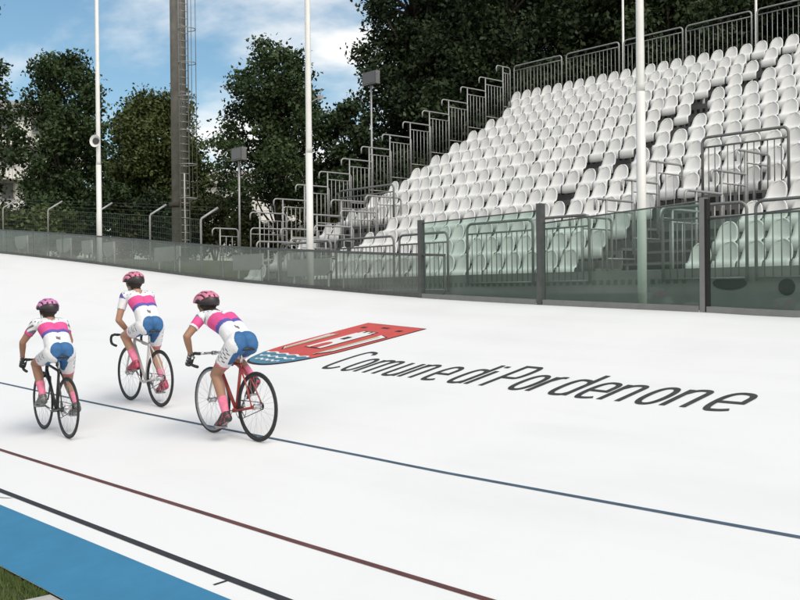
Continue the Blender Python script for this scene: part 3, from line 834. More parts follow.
big=[(34.2,36.6,19,4.0,.8,'leftmost tall tree behind the grandstand, its edge against blue sky'),(35.1,31.7,18,4.6,2.5,'tall dark tree behind the upper left corner of the seats'),
     (40.5,30.9,20,5,2.5,'tall dark tree behind the second back railing panel'),(40.1,25.8,19,4.8,3,'tall dark tree behind the thick white pole'),
     (44.9,24.2,20,5,3,'tall dark tree behind the back railing at the right'),(46.1,20.4,20,5,3,'tall dark tree behind the top right corner of the photo')]
for i,(x,y,H,R,b,l) in enumerate(big):
    tree('broadleaf_tree',l,x,y,H,R,b,50+i*7,M['leaf_dark'],nl=60,cl=48,leaf=.115,per=13,trunk_r=.3,group='tall trees behind the grandstand',lob=.235)
back=[(43.7,41.3,19,5.0,1.5,'far tree filling the gap behind the left tall trees'),(50.8,35.0,21,6,2,'far tree filling the gap behind the middle tall trees'),(59.9,29.6,22,6.5,2,'far tree filling the gap behind the right tall trees')]
for i,(x,y,H,R,b,l) in enumerate(back):
    tree('broadleaf_tree',l,x,y,H,R,b,150+i*7,M['leaf_dark'],nl=44,cl=70,leaf=.2,per=11,trunk_r=.3,group='tall trees behind the grandstand',lob=.28)
def shrub(x,y,H,R,seed,m,label):
    r=random.Random(seed); zb=gz(x,y)-.05
    t=empty('shrub',(x,y,zb)); tag(t,label,'shrub','shrubs behind the mesh fence')
    mb=MB(); 
    for i in range(6): mb.tube([(0,0,0),(r.uniform(-.4,.4)*R,r.uniform(-.4,.4)*R,H*.5),(r.uniform(-.7,.7)*R,r.uniform(-.7,.7)*R,H*.8)],[.05,.03,.012],5)
    mb.build('stem',M['bark'],t)
    cs=[];ts=[]
    for i in range(12):
        c=V(r.uniform(-.75,.75)*R,r.uniform(-.75,.75)*R,H*r.uniform(.25,.8)); lt=r.uniform(.2,.8)
        for j in range(34):
            d=V(r.gauss(0,1),r.gauss(0,1),r.gauss(0,1)).normalized(); p=c+d*R*.42*r.random()**.4
            p.z=max(.1,p.z); cs.append(tuple(p)); ts.append(lt+r.uniform(-.1,.1))
    me=leaf_mesh('foliage',cs,ts,.1,11,.14,seed+3,m); o=bpy.data.objects.new('foliage',me); COL.objects.link(o); o.parent=t
shr=[(16.3,43.1,2.9,1.2,'leaf_olive','yellow green shrub at the far left behind the mesh fence'),(17.8,43.2,2.6,1.1,'leaf_olive','olive shrub second from the left behind the mesh fence'),
(21.9,47.6,4.2,1.9,'leaf_mid','green shrub left of the horn speaker pole'),(24.3,48.1,4.4,2.0,'leaf_dark','dark shrub right of the horn speaker pole'),
(26.3,47.2,4.2,2.0,'leaf_dark','dark shrub behind the foot of the light mast'),(27.6,45.1,4.4,1.8,'leaf_mid','green shrub right of the light mast'),
(27.0,40.4,2.6,1.5,'leaf_mid','low loose shrub in front of the long white house'),(27.6,36.6,3.2,1.5,'leaf_mid','loose green shrub between the long white house and the hooked railings'),(28.6,35.8,4.6,1.7,'leaf_dark','dark shrub behind the hooked stair railings'),(30.5,33.6,6.0,1.9,'leaf_dark','tall dark shrub behind the left edge of the grandstand'),(31.2,37.6,6.4,2.0,'leaf_dark','tall dark shrub between the two trees left of the grandstand')]
for i,(x,y,H,R,m,l) in enumerate(shr): shrub(x,y,H,R,300+i,M[m],l)

# ------------------------------------------------------------------ houses far behind
def house(x,y,rz,L,D,H,label,floors,wins,seed):
    zb=gz(x,y); t=empty('white_house',(x,y,zb),rz); tag(t,label,'house')
    mb=MB(); mb.box((-L/2,-D/2,0),(L/2,D/2,H)); mb.build('wall',M['white_wall'],t)
    mb=MB(); e=.6; z=H+.01
    mb.add([(-L/2-e,-D/2-e,z),(L/2+e,-D/2-e,z),(L/2+e,D/2+e,z),(-L/2-e,D/2+e,z),(-L/2+D/2,0,z+1.8),(L/2-D/2,0,z+1.8)],
           [(3,2,1,0),(0,1,5,4),(1,2,5),(2,3,4,5),(3,0,4)]); mb.build('roof',M['tile'],t)
    for f in range(floors):
        for i in range(wins):
            cx=-L/2+L*(i+.5)/wins; z0=1.0+f*H/floors
            mb=MB(); mb.box((cx-.55,-D/2-.05,z0-.05),(cx+.55,-D/2-.003,z0+1.5)); fr=mb.build('window',M['slab'],t)
            mb=MB(); mb.box((cx-.45,-D/2-.06,z0+.04),(cx+.45,-D/2-.052,z0+1.42)); mb.build('pane',M['shutter'],fr)
    for f in range(1,floors):
        mb=MB(); z0=f*H/floors; mb.box((-L*.25,-D/2-1.2,z0-.1),(L*.25,-D/2-.004,z0)); b=mb.build('balcony',M['slab'],t)
        mb=MB()
        for q in range(24): mb.tube([(-L*.25+L*.5*q/23,-D/2-1.15,z0),(-L*.25+L*.5*q/23,-D/2-1.15,z0+1)],.02,4)
        mb.tube([(-L*.25,-D/2-1.15,z0+1),(L*.25,-D/2-1.15,z0+1)],.03,5); mb.build('balustrade',M['galv'],b)
house(32.0,85.6,R_(-20),12,9,13.5,'tall white house at the far left seen between two trees',5,5,1)
house(55.7,79.5,R_(-38),24,9,10.5,'long low white house far behind the tree with sky gaps',3,9,2)

# ------------------------------------------------------------------ bicycles and riders
# local frame of both: x forward, y to the rider's left, z up, origin under the rear wheel
WB,WR=.80,.33
BB=V(.36,0,.265); SEATT=V(.272,0,.72); SAD=V(.270,0,.868); HT=V(.650,0,.765); HB=V(.674,0,.675); RH=V(0,0,WR); FH=V(WB,0,WR)
CR=.165
def wheel(name,parent,c,rim_m,rim_h=.02,nsp=28):
    o=MB(); N=40
    ring=lambda r,y=0:[V(c.x+r*math.cos(2*math.pi*i/N),y,c.z+r*math.sin(2*math.pi*i/N)) for i in range(N)]
    o.tube([c+V(0,-.05,0),c+V(0,-.03,0),c+V(0,.03,0),c+V(0,.05,0)],[.012,.022,.022,.012],10)
    o.tube([c+V(0,-.034,0),c+V(0,-.030,0)],.028,12); o.tube([c+V(0,.030,0),c+V(0,.034,0)],.028,12)
    w=o.build(name,M['chrome'],parent)
    t=MB(); t.tube(ring(WR-.0115),.0115,8,closed=True); t.build('tyre',M['tyre'],w)
    r=MB()
    ra,rb=WR-.022,WR-.024-rim_h
    vs=[];fs=[]
    for i in range(N):
        a=2*math.pi*i/N
        for (rr,yy) in ((ra,-.009),(rb,-.005),(rb,.005),(ra,.009)): vs.append((c.x+rr*math.cos(a),yy,c.z+rr*math.sin(a)))
    for i in range(N):
        j=(i+1)%N
        for q in range(4): fs.append((i*4+q,i*4+(q+1)%4,j*4+(q+1)%4,j*4+q))
    r.add(vs,fs,0,True); r.build('rim',rim_m,w)
    s=MB()
    for i in range(nsp):
        a=2*math.pi*i/nsp; y=.03 if i%2 else -.03; b=a+(.55 if (i//2)%2 else -.55)
        s.tube([(c.x+.026*math.cos(b),y,c.z+.026*math.sin(b)),(c.x+rb*math.cos(a),0,c.z+rb*math.sin(a))],.0011,4,cap=False)
    s.build('spoke',M['spoke'],w)
def bike(loc,rz,ry,label,frame_m,fork_m,bar_m,rimr,rimf,ca,bar='drop'):
    t=empty('racing_bicycle',loc); t.rotation_euler=(0,ry,rz); tag(t,label,'bicycle','racing bicycles on the track')
    f=MB()
    f.tube([BB,SEATT],.0155,10); f.tube([SEATT+V(-.0,0,-.02),HT+V(0,0,-.015)],.0145,10); f.tube([BB,HB+V(0,0,.02)],.0175,10); f.tube([HB+V(.006,0,-.025),HT+V(-.004,0,.02)],.019,12)
    f.tube([BB+V(0,-.036,0),BB+V(0,.036,0)],.021,12)
    for s in (-1,1):
        f.tube([BB+V(-.03,.028*s,0),V(.15,.045*s,.30),V(.0,.062*s,WR)],[.011,.010,.008],8)
        f.tube([SEATT+V(.003,.012*s,-.02),V(.13,.04*s,.54),V(.0,.062*s,WR)],[.009,.008,.007],8)
        f.box((-.02,.058*s-.004,WR-.02),(.02,.058*s+.004,WR+.015))
    f.build('frame',frame_m,t)
    k=MB(); k.tube([HB+V(.004,0,-.02),HB+V(.012,0,-.06)],.018,10)
    for s in (-1,1): k.tube([HB+V(.012,.0*s,-.055),V(.695,.046*s,.60),V(.71,.053*s,.53),V(.755,.054*s,.42),V(WB,.054*s,WR)],[.014,.013,.012,.010,.008],8)
    k.build('fork',fork_m,t)
    wheel('rear_wheel',t,RH,rimr); wheel('front_wheel',t,FH,rimf)
    p=MB(); p.tube([SEATT,SAD+V(0,0,-.02)],.0135,10); p.build('seat_post',M['chrome'],t)
    sd=MB(); st=[(-.14,.068),(-.11,.074),(-.06,.066),(0,.045),(.06,.026),(.12,.018),(.14,.010)]
    vs=[];fs=[];n=10
    for i,(x,w) in enumerate(st):
        for j in range(n):
            a=2*math.pi*j/n; vs.append((SAD.x+x,w*math.cos(a),SAD.z+.014*math.sin(a)-(.012*abs(math.cos(a))**2)))
    for i in range(len(st)-1):
        for j in range(n): fs.append((i*n+j,i*n+(j+1)%n,(i+1)*n+(j+1)%n,(i+1)*n+j))
    fs.append(tuple(range(n))[::-1]); fs.append(tuple((len(st)-1)*n+j for j in range(n)))
    sd.add(vs,fs,0,True)
    so=sd.build('saddle',M['saddle'],t)
    r=MB()
    for s in (-1,1): r.tube([SAD+V(-.11,.022*s,-.012),SAD+V(-.04,.02*s,-.035),SAD+V(.04,.018*s,-.035),SAD+V(.11,.008*s,-.01)],.004,5)
    r.build('saddle_rail',M['chrome'],so)
    h=MB(); SC=V(.76,0,.80)
    h.tube([HT+V(-.012,0,.015),HT+V(-.014,0,.05)],.016,8); h.tube([HT+V(-.014,0,.045),SC],.014,8)
    h.tube([SC+V(0,-.022,0),SC+V(0,.022,0)],.021,10); h.build('stem',M['chrome'] if frame_m!=M['frame_black'] else M['frame_black'],t)
    b=MB(); tp=MB()
    for s in (-1,1):
        y=.19*s
        b.tube([SC,SC+V(0,.1*s,0),SC+V(.0,.16*s,0)],.0125,8)
        pth=[SC+V(0,.155*s,0),SC+V(.012,.18*s,0),SC+V(.045,y,.002),SC+V(.085,y,-.008)]+[V(SC.x+.085+.052*math.sin(a),y+.005*s,SC.z-.062+.054*math.cos(a)) for a in [R_(q) for q in (20,45,70,95,120,145,170)]]+[V(SC.x+.05,y+.008*s,SC.z-.122),V(SC.x-.02,y+.01*s,SC.z-.128)]
        tp.tube(pth,.0155,8)
    bo=b.build('handlebar',bar_m,t); tp.build('bar_tape',M['bar_tape'] if bar_m is not M['chrome'] else M['bar_tape'],bo)
    # drivetrain (right side)
    c=MB(); a=ca
    pe=[]
    for s,ang in ((1,a),(-1,a+math.pi)):
        e=BB+V(CR*math.cos(ang),.075*s,CR*math.sin(ang)); c.tube([BB+V(0,.055*s,0),e],[.014,.010],8); pe.append((s,e))
    N=32
    c.tube([BB+V(.092*math.cos(2*math.pi*i/N),-.05,.092*math.sin(2*math.pi*i/N)) for i in range(N)],.0045,6,closed=True)
    for i in range(5): q=a+2*math.pi*i/5; c.tube([BB+V(0,-.05,0),BB+V(.09*math.cos(q),-.05,.09*math.sin(q))],.007,5)
    co=c.build('crankset',M['chrome'],t)
    for s,e in pe:
        p=MB(); p.box(tuple(e+V(-.045,.012*s if s>0 else -.102,-.012)),tuple(e+V(.045,.102 if s>0 else -.012,.006))); p.build('pedal',M['shoe_sole'],co)
    ch=MB()
    ch.tube([BB+V(0,-.05,.093),RH+V(0,-.05,.034),RH+V(-.034,-.05,0),RH+V(0,-.05,-.034),BB+V(0,-.05,-.093)],.0042,5)
    ch.tube([RH+V(.033*math.cos(2*math.pi*i/16),-.05,.033*math.sin(2*math.pi*i/16)) for i in range(16)],.005,5,closed=True)
    ch.build('chain',M['tyre'],t)
    return t,pe

def ik(a,b,l1,l2,hint):
    d=b-a; L=min(d.length,(l1+l2)*.999); dn=d.normalized()
    x=(l1*l1-l2*l2+L*L)/(2*L); h=math.sqrt(max(1e-6,l1*l1-x*x))
    hp=hint-dn*hint.dot(dn); hp.normalize()
    return a+dn*x+hp*h

class Body:
    def __init__(s): s.b=[]
    def cap(s,kind,a,b,ra,rb,side=0): s.b.append((kind,Vector(a),Vector(b),ra,rb,side))
    def surface(s,name,voxel=.0075):
        mb=MB()
        for k,a,b,ra,rb,sd in s.b:
            d=b-a; L=d.length
            if L<1e-5: mb.ell(a,(ra,ra,ra),14,10); continue
            d=d/L; pts=[];rs=[]
            for q in (80,60,40,20): pts.append(a-d*ra*math.sin(R_(q))); rs.append(ra*math.cos(R_(q)))
            pts.append(a); rs.append(ra); pts.append(b); rs.append(rb)
            for q in (20,40,60,80): pts.append(b+d*rb*math.sin(R_(q))); rs.append(rb*math.cos(R_(q)))
            mb.tube(pts,rs,14)
        me=mb.mesh(name+'_raw',[]); o=bpy.data.objects.new(name+'_raw',me); COL.objects.link(o)
        m=o.modifiers.new('r','REMESH'); m.mode='VOXEL'; m.voxel_size=voxel
        m2=o.modifiers.new('s','SMOOTH'); m2.factor=.5; m2.iterations=5
        bpy.context.view_layer.update(); dg=bpy.context.evaluated_depsgraph_get()
        out=bpy.data.meshes.new_from_object(o.evaluated_get(dg)); bpy.data.objects.remove(o); out.name=name
        return out
    def classify(s,P):
        n=len(P); best=np.full(n,1e9); bi=np.zeros(n,int); bt=np.zeros(n)
        for i,(k,a,b,ra,rb,sd) in enumerate(s.b):
            a_=np.array(a); d=np.array(b)-a_; L2=max(1e-9,d@d)
            t=np.clip(((P-a_)@d)/L2,0,1); q=a_+t[:,None]*d
            ds=np.linalg.norm(P-q,axis=1)-(ra+(rb-ra)*t)
            mk=ds<best; best[mk]=ds[mk]; bi[mk]=i; bt[mk]=t[mk]
        return bi,bt
def hand(B,c,t,o,n,side,wrist):
    """c on the bar axis, t bar tangent, o from the bar towards the back of the hand, n the way the fingers go round"""
    t,o,n=t.normalized(),o.normalized(),n.normalized()
    for q in (-.028,-.009,.009,.028):
        B.cap('hand',wrist,c+o*.030+t*q+n*.004,.021,.0135,side)
    for q,l,r in ((-.031,.85,.0072),(-.0105,1,.0080),(.0105,1.0,.0082),(.031,.92,.0078)):
        pts=[c+t*q+o*.031+n*.012]+[c+t*q+(o*math.cos(R_(a))+n*math.sin(R_(a)))*.0265 for a in (55*l,100*l,150*l,195*l)]
        for a,b in zip(pts[:-1],pts[1:]): B.cap('hand',a,b,r,r*.96,side)
    th=[wrist+t*.02*1+o*.0, c+t*.048+o*.015-n*.02, c+t*.05-o*.012-n*.022, c+t*.042-o*.028-n*.008]
    for a,b in zip(th[:-1],th[1:]): B.cap('hand',a,b,.0105,.009,side)

def garment(name,src,N,mask,off,mats,mfun,parent,thick=True):
    """faces of the body surface under mask, lifted off the skin"""
    P,NO,F=src
    vm=mask(np.arange(len(P)))
    fm=vm[F].all(axis=1); FF=F[fm]
    if len(FF)==0: return None
    used=np.unique(FF); idx=-np.ones(len(P),int); idx[used]=np.arange(len(used))
    pv=P[used]+NO[used]*off
    me=bpy.data.meshes.new(name); me.from_pydata(pv.tolist(),[],idx[FF].tolist())
    for m in mats: me.materials.append(m)
    ctr=P[FF].mean(axis=1); nr=NO[FF].mean(axis=1); vi=FF[:,0]
    me.polygons.foreach_set('material_index',mfun(ctr,nr,vi).astype(np.int32)); me.polygons.foreach_set('use_smooth',[True]*len(FF)); me.update()
    o=bpy.data.objects.new(name,me); COL.objects.link(o); o.parent=parent
    if thick:
        m=o.modifiers.new('thickness','SOLIDIFY'); m.thickness=.004; m.offset=-1
    return o

def rider(loc,rz,ry,label,pose,style,pe):
    B=Body(); sc=pose.get('sc',1.0)
    hip=V(*pose['hip']); sh=V(*pose['sh']); hd=V(*pose['head']); yaw=R_(pose.get('hyaw',0)); pit=R_(pose.get('hpitch',-20))
    sd=(sh-hip); ax=sd.normalized(); back=V(-ax.z,0,ax.x)          # out of the back
    lat=V(0,1,0)
    sh_dy=pose.get('shy',0.)
    # torso: two chains side by side give a broad back
    w0=hip+V(0,0,.0); mid=hip.lerp(sh,.42)+back*.035; che=hip.lerp(sh,.80)+back*.022
    for s in (-1,1):
        B.cap('torso',w0+lat*.052*s+ax*.02,mid+lat*.05*s,.094,.088,s); B.cap('torso',mid+lat*.05*s,che+lat*.068*s,.088,.092,s)
        B.cap('torso',che+lat*.068*s,sh+lat*.10*s-back*.01,.092,.062,s)
        B.cap('torso',sh+lat*.06*s,sh+lat*.148*s-back*.012,.058,.056,s)
        B.cap('pelvis',w0+lat*.055*s+back*.012-ax*.01,w0+lat*.066*s-ax*.045-back*.01,.098,.088,s)
    nb=sh+ax*.045+back*.012; 
    hf=V(math.cos(yaw)*math.cos(pit),math.sin(yaw)*math.cos(pit),math.sin(pit)); hl=V(-math.sin(yaw),math.cos(yaw),0); hu=hf.cross(hl)
    B.cap('neck',nb-ax*.02,hd-hu*.05-hf*.03,.056,.050)
    B.cap('head',hd+hu*.03-hf*.035,hd+hu*.03+hf*.03,.080,.078); B.cap('head',hd-hf*.01,hd-hu*.085+hf*.055,.068,.040)
    B.cap('head',hd+hf*.088+hu*.0,hd+hf*.105-hu*.028,.010,.013)
    B.cap('head',hd+hf*.070-hu*.068-hl*.018,hd+hf*.070-hu*.068+hl*.018,.016,.016)
    for s in (-1,1): B.cap('head',hd+hl*.078*s-hf*.012-hu*.002,hd+hl*.083*s-hf*.02+hu*.022,.012,.014)
    # arms
    for s,hk in ((1,'hl'),(-1,'hr')):
        c,t,o,n,hint=[V(*q) for q in pose[hk]]
        wr=c+o.normalized()*.028-n.normalized()*.062+pose.get('wo',V(0,0,0))
        S=sh+lat*.158*s-back*.018
        E=ik(S,wr,pose.get('la',.285),pose.get('lf',.255),hint)
        B.cap('upperarm',S,S.lerp(E,.45),.052,.045,s); B.cap('upperarm',S.lerp(E,.45),E,.045,.036,s)
        B.cap('forearm',E,E.lerp(wr,.3),.037,.037,s); B.cap('forearm',E.lerp(wr,.3),wr,.037,.025,s)
        hand(B,c,t,o,n,s,wr)
    # legs
    for s,e in pe:
        ped=e+V(0,.055*s,0); fa=R_(pose['foot'][0 if s>0 else 1])
        fd=V(math.cos(fa),0,math.sin(fa)); fu=V(-math.sin(fa),0,math.cos(fa))
        ball=ped+fu*.034+V(.0,0,0); ank=ball-fd*.125+fu*.068; heel=ball-fd*.155-fu*.002; toe=ball+fd*.075-fu*.006
        H=w0+lat*.082*s-ax*.02-back*.015
        K=ik(H,ank,pose.get('lt',.415),pose.get('lsn',.405),V(1,.12*s,.25))
        k1=H.lerp(K,.5)
        B.cap('thigh',H,k1,.090,.076,s); B.cap('thigh2',k1,K,.076,.053,s)
        calf=K.lerp(ank,.32)-(fd*.0+V(.014,0,0)); 
        B.cap('shin',K,calf,.051,.052,s); B.cap('shin2',calf,ank,.052,.034,s)
        B.cap('foot',ank,heel,.034,.030,s); B.cap('foot',heel,ball,.030,.034,s); B.cap('foot',ball,toe,.034,.023,s); B.cap('foot',ank-fu*.012,ball,.033,.031,s)
    me=B.surface('person'); 
    n=len(me.vertices); P=np.empty(n*3); me.vertices.foreach_get('co',P); P=P.reshape(-1,3)
    NO=np.empty(n*3); me.vertices.foreach_get('normal',NO); NO=NO.reshape(-1,3)
    F=np.array([list(p.vertices)[:4] if len(p.vertices)>=4 else list(p.vertices)+[p.vertices[2]] for p in me.polygons])
    me.materials.clear(); me.materials.append(style['skin'])
    me.polygons.foreach_set('use_smooth',[True]*len(me.polygons))
    o=bpy.data.objects.new('person',me); COL.objects.link(o); o.location=loc; o.rotation_euler=(0,ry,rz)
    tag(o,label,'cyclist','cyclists in matching kit')
    bi,bt=B.classify(P); kind=np.array([b[0] for b in B.b])[bi]; side=np.array([b[5] for b in B.b])[bi]
    axn=np.array(ax); bk=np.array(back); hp=np.array(hip); TL=(nb-hip).length
    tau=((P-hp)@axn)/TL; hgt=(P-hp)@bk
    src=(P,NO,F)
    def is_(*ks): return np.isin(kind,ks)
    armt=np.where(kind=='upperarm',1,0)
    # distance down the arm for the sleeve
    ea=np.zeros(n); 
    for s in (1,-1):
        i=[j for j,b in enumerate(B.b) if b[0]=='upperarm' and b[5]==s]
        a=np.array(B.b[i[0]][1]); e=np.array(B.b[i[1]][2]); d=(e-a)/((e-a)@(e-a))
        mk=(side==s)&(is_('upperarm','torso','forearm','hand')); ea[mk]=((P[mk]-a)@d)
    lt=np.zeros(n)
    lo=np.zeros(n)
    for s in (1,-1):
        i=[j for j,b in enumerate(B.b) if b[0]=='thigh' and b[5]==s][0]; j=[j for j,b in enumerate(B.b) if b[0]=='thigh2' and b[5]==s][0]
        a=np.array(B.b[i][1]); e=np.array(B.b[j][2]); d=(e-a)/((e-a)@(e-a)); mk=(side==s)&is_('thigh','thigh2','shin','shin2','pelvis'); lt[mk]=((P[mk]-a)@d); lo[mk]=s*NO[mk][:,1]
    shn=np.zeros(n)
    for s in (1,-1):
        i=[j for j,b in enumerate(B.b) if b[0]=='shin' and b[5]==s][0]; j=[j for j,b in enumerate(B.b) if b[0]=='shin2' and b[5]==s][0]
        a=np.array(B.b[i][1]); e=np.array(B.b[j][2]); d=(e-a)/((e-a)@(e-a)); mk=(side==s)&is_('shin','shin2','foot'); shn[mk]=((P[mk]-a)@d)
    seed=style['seed']; rr=np.random.RandomState(seed); ph=rr.uniform(0,6,6)
    jm=(is_('torso')&(tau>.10))|(is_('upperarm')&(ea<.56)); jm|= is_('pelvis')&(tau>.13)
    slv=style['sleeve']
    def jfun(c,nr,vi):
        m=np.zeros(len(c),int); t=tau[vi]; up=is_('upperarm')[vi]; e=ea[vi]
        x=c[:,1]; b=(nr@bk)
        top=(t>.70)&~up
        mk=(np.sin(c[:,1]*88+ph[0]+c[:,0]*25)*np.sin(t*46+ph[1]+c[:,1]*20)>.74)&(t>.76)&(t<.94)
        m[top&mk]=3
        m[(t>.97)&~up]=4
        m[(t>.455)&(t<=.70)&~up]=1
        m[(t>.36)&(t<=.455)&~up]=2
        m[(t>.17)&(t<.245)&(np.abs(x-.012)<.026)&(b>.3)]=3
        if slv=='pink': m[up&(e<.44)]=1; m[up&(e<.08)]=4
        elif slv=='dark':
            m[up&(e<.46)]=np.where(np.sin(c[up&(e<.46)][:,2]*120+c[up&(e<.46)][:,0]*90+ph[2])>.1,3,0); m[up&(e>.40)]=1
        else: m[up&(e<.10)]=2
        return m
    garment('jersey',src,NO,lambda v:jm,.006,[M['j_white'],M['j_pink'],M['j_blue'],M['j_mark'],M['j_teal']],jfun,o)
    sm=(is_('pelvis')&(tau<=.17))|(is_('torso')&(tau<=.13))|(is_('thigh','thigh2')&(lt<.66))
    def sfun(c,nr,vi):
        m=np.zeros(len(c),int); l=lt[vi]; s=lo[vi]; b=(nr[:,0]*-1)
        blue=((c[:,1]/.125)**2+((tau[vi]+.11)/.19)**2<1)&(b>-.2)&(tau[vi]<.08)&(l<.45)
        m[blue]=1; m[(l>.58)&is_('thigh','thigh2')[vi]]=2
        side_=(s>.55)&is_('thigh','thigh2')[vi]&(l<.5)&(l>.05)
        mk=side_&(np.sin(l*95+ph[3])>.1)&(np.sin(c[:,0]*120+l*15)>-.2)&(np.abs(nr[:,2])<.5); m[mk]=3
        return m
    garment('shorts',src,NO,lambda v:sm,.0055,[M['j_white'],M['s_blue'],M['cuff'],M['j_mark']],sfun,o)
    km=is_('shin2','shin')&(shn>.60)|(is_('foot')&(shn<1.02)); 
    for q in (1,-1): garment('sock',src,NO,lambda v:km&(side==q),.003,[M['sock']],lambda c,nr,vi:np.zeros(len(c),int),o)
    fm=is_('foot')
    def ffun(c,nr,vi):
        m=np.zeros(len(c),int); m[nr[:,2]<-.75]=1
        m[(np.sin(c[:,0]*110+c[:,2]*60)>.86)]=2
        return m
    for q in (1,-1): garment('shoe',src,NO,lambda v:fm&(side==q),.008,[style['shoe'],M['shoe_sole'],style.get('shoe2',M['shoe_sole'])],ffun,o)
    if style.get('glove'):
        gm=is_('hand')|(is_('forearm')&(bt>.93)&np.array([b[3]==.037 and b[4]==.025 for b in B.b])[bi])
        for q in (1,-1): garment('glove',src,NO,lambda v:gm&(side==q),.0028,[style['glove'],M['glove_w']],lambda c,nr,vi:(np.sin(c[:,0]*140)*np.sin(c[:,2]*120)>.5).astype(int),o)
    hdn=np.array(hd); hfn=np.array(hf); hun=np.array(hu)
    hm=is_('head','neck')&(((P-hdn)@hfn)<-.012+.35*np.maximum(0,((P-hdn)@hun)-.02))&(((P-hdn)@hun)>-.062)
    garment('hair',src,NO,lambda v:hm,.005,[M['hair']],lambda c,nr,vi:np.zeros(len(c),int),o)
    em=MB()
    for s in (-1,1): em.ell(hd+hf*.091+hl*.031*s+hu*.008,(.008,.011,.006),8,6)
    em.build('eye',M['hair'],o)
    # helmet: dark shell with raised coloured ribs and vents between them
    Rm=Matrix((hf,hl,hu)).transposed(); hc=hd+hu*.038-hf*.006
    a_,b_,c_=.138,.103,.108
    def hp_(al,be,k=1.0):   # al: front to back angle over the crown (0 front .. 180 back), be: side angle
        return hc+Rm@V(a_*math.cos(al)*math.cos(be)*k, b_*math.sin(be)*k, c_*math.sin(al)*math.cos(be)*k)
    def patch(mb,al0,al1,be0,be1,k,na=14,nb=5):
        g=[[hp_(al0+(al1-al0)*i/na, be0+(be1-be0)*j/nb, k*(1-.035*(abs(2*j/nb-1)**3)-.03*(abs(2*i/na-1)**6))) for j in range(nb+1)] for i in range(na+1)]
        vs=[p for row in g for p in row]; w=nb+1
        mb.add(vs,[(i*w+j,(i+1)*w+j,(i+1)*w+j+1,i*w+j+1) for i in range(na) for j in range(nb)],0,True)
    sm_=MB(); patch(sm_,R_(12),R_(205),R_(-84),R_(84),1.0,22,20)
    hsh=sm_.build('helmet',M['h_dark'],o); md=hsh.modifiers.new('thickness','SOLIDIFY'); md.thickness=.012; md.offset=-1
    rb=MB()
    for i,b0 in enumerate((-62,-38,-13,13,38,62)):
        w=4.6; 
        if abs(b0)==62: patch(rb,R_(24),R_(150),R_(b0-6),R_(b0+6),1.07)
        else:
            patch(rb,R_(14),R_(96),R_(b0-w),R_(b0+w),1.085); patch(rb,R_(108),R_(164-abs(b0)*.3),R_(b0-w*1.1),R_(b0+w*1.1),1.075)
    for al,w2 in ((62,50),(132,40)): patch(rb,R_(al),R_(al+9),R_(-w2),R_(w2),1.06,4,16)
    ro=rb.build('helmet_rib',style['helmet'],hsh); md=ro.modifiers.new('thickness','SOLIDIFY'); md.thickness=.014; md.offset=-1
    st=MB()
    for s in (-1,1): st.tube([hd+hl*.085*s+hf*.02+hu*.03,hd+hl*.072*s+hf*.02-hu*.05,hd+hl*.02*s+hf*.045-hu*.118],.004,5)
    st.build('chin_strap',M['h_dark'],hsh)
    return o

def place(x,y,hd):
    rz=R_(90-hd); z=zt(x,y); fx,fy=x+WB*math.cos(rz),y+WB*math.sin(rz); dz=zt(fx,fy)-z
    return V(x,y,z+.001),rz,-math.asin(dz/WB)
dr=lambda s,x=.90,z=.80:((x,.198*s,z),(-.5,0,.87),(.15,s*.95,.1),(.75,0,-.62),(-.25,s*.8,-.1))
# right rider: red bicycle, hands on the drops
loc,rz,ry=place(5.266,7.90,0)
b,pe=bike(loc,rz,ry,'red racing bicycle with a pale front rim, nearest the painted coat of arms',M['frame_red'],M['chrome'],M['chrome'],M['rim_dark'],M['rim'],R_(-66))
rider(loc,rz,ry,'cyclist bent low on the red bicycle, pink sleeves and black shoes',
  dict(hip=(.265,0,.925),sh=(.735,0,1.165),head=(.875,.01,1.255),hyaw=6,hpitch=-10,hl=dr(1,.885,.715),hr=dr(-1,.885,.715),foot=(-22,-42),wo=V(-.01,0,.045),la=.235,lf=.215,lt=.40,lsn=.39),
  dict(skin=M['skin_tan'],seed=4,sleeve='pink',shoe=M['shoe_black'],shoe2=M['shoe_red'],glove=M['glove'],helmet=M['h_pink']),pe)
# middle rider: silver bicycle, hands together on the bar tops
loc,rz,ry=place(5.613,10.413,2)
b,pe=bike(loc,rz,ry,'silver racing bicycle with black drop bar, farthest up the banking of the three',M['frame_white'],M['frame_white'],M['frame_black'],M['rim_dark'],M['rim_dark'],R_(50))
tp_=lambda s:((.762,.052*s,.803),(0,s,0),(-.45,0,.9),(.85,0,.25),(-.35,s*1.0,.05))
rider(loc,rz,ry,'cyclist on the silver bicycle with elbows out and hands close together on the bar tops',
  dict(hip=(.255,0,.945),sh=(.58,0,1.275),head=(.655,.01,1.395),hyaw=8,hpitch=-12,hl=tp_(1),hr=tp_(-1),foot=(-8,-18),wo=V(-.02,0,.0),la=.29,lf=.265,lt=.40,lsn=.39),
  dict(skin=M['skin'],seed=9,sleeve='white',shoe=M['shoe_red'],shoe2=M['shoe_black'],helmet=M['h_pink']),pe)
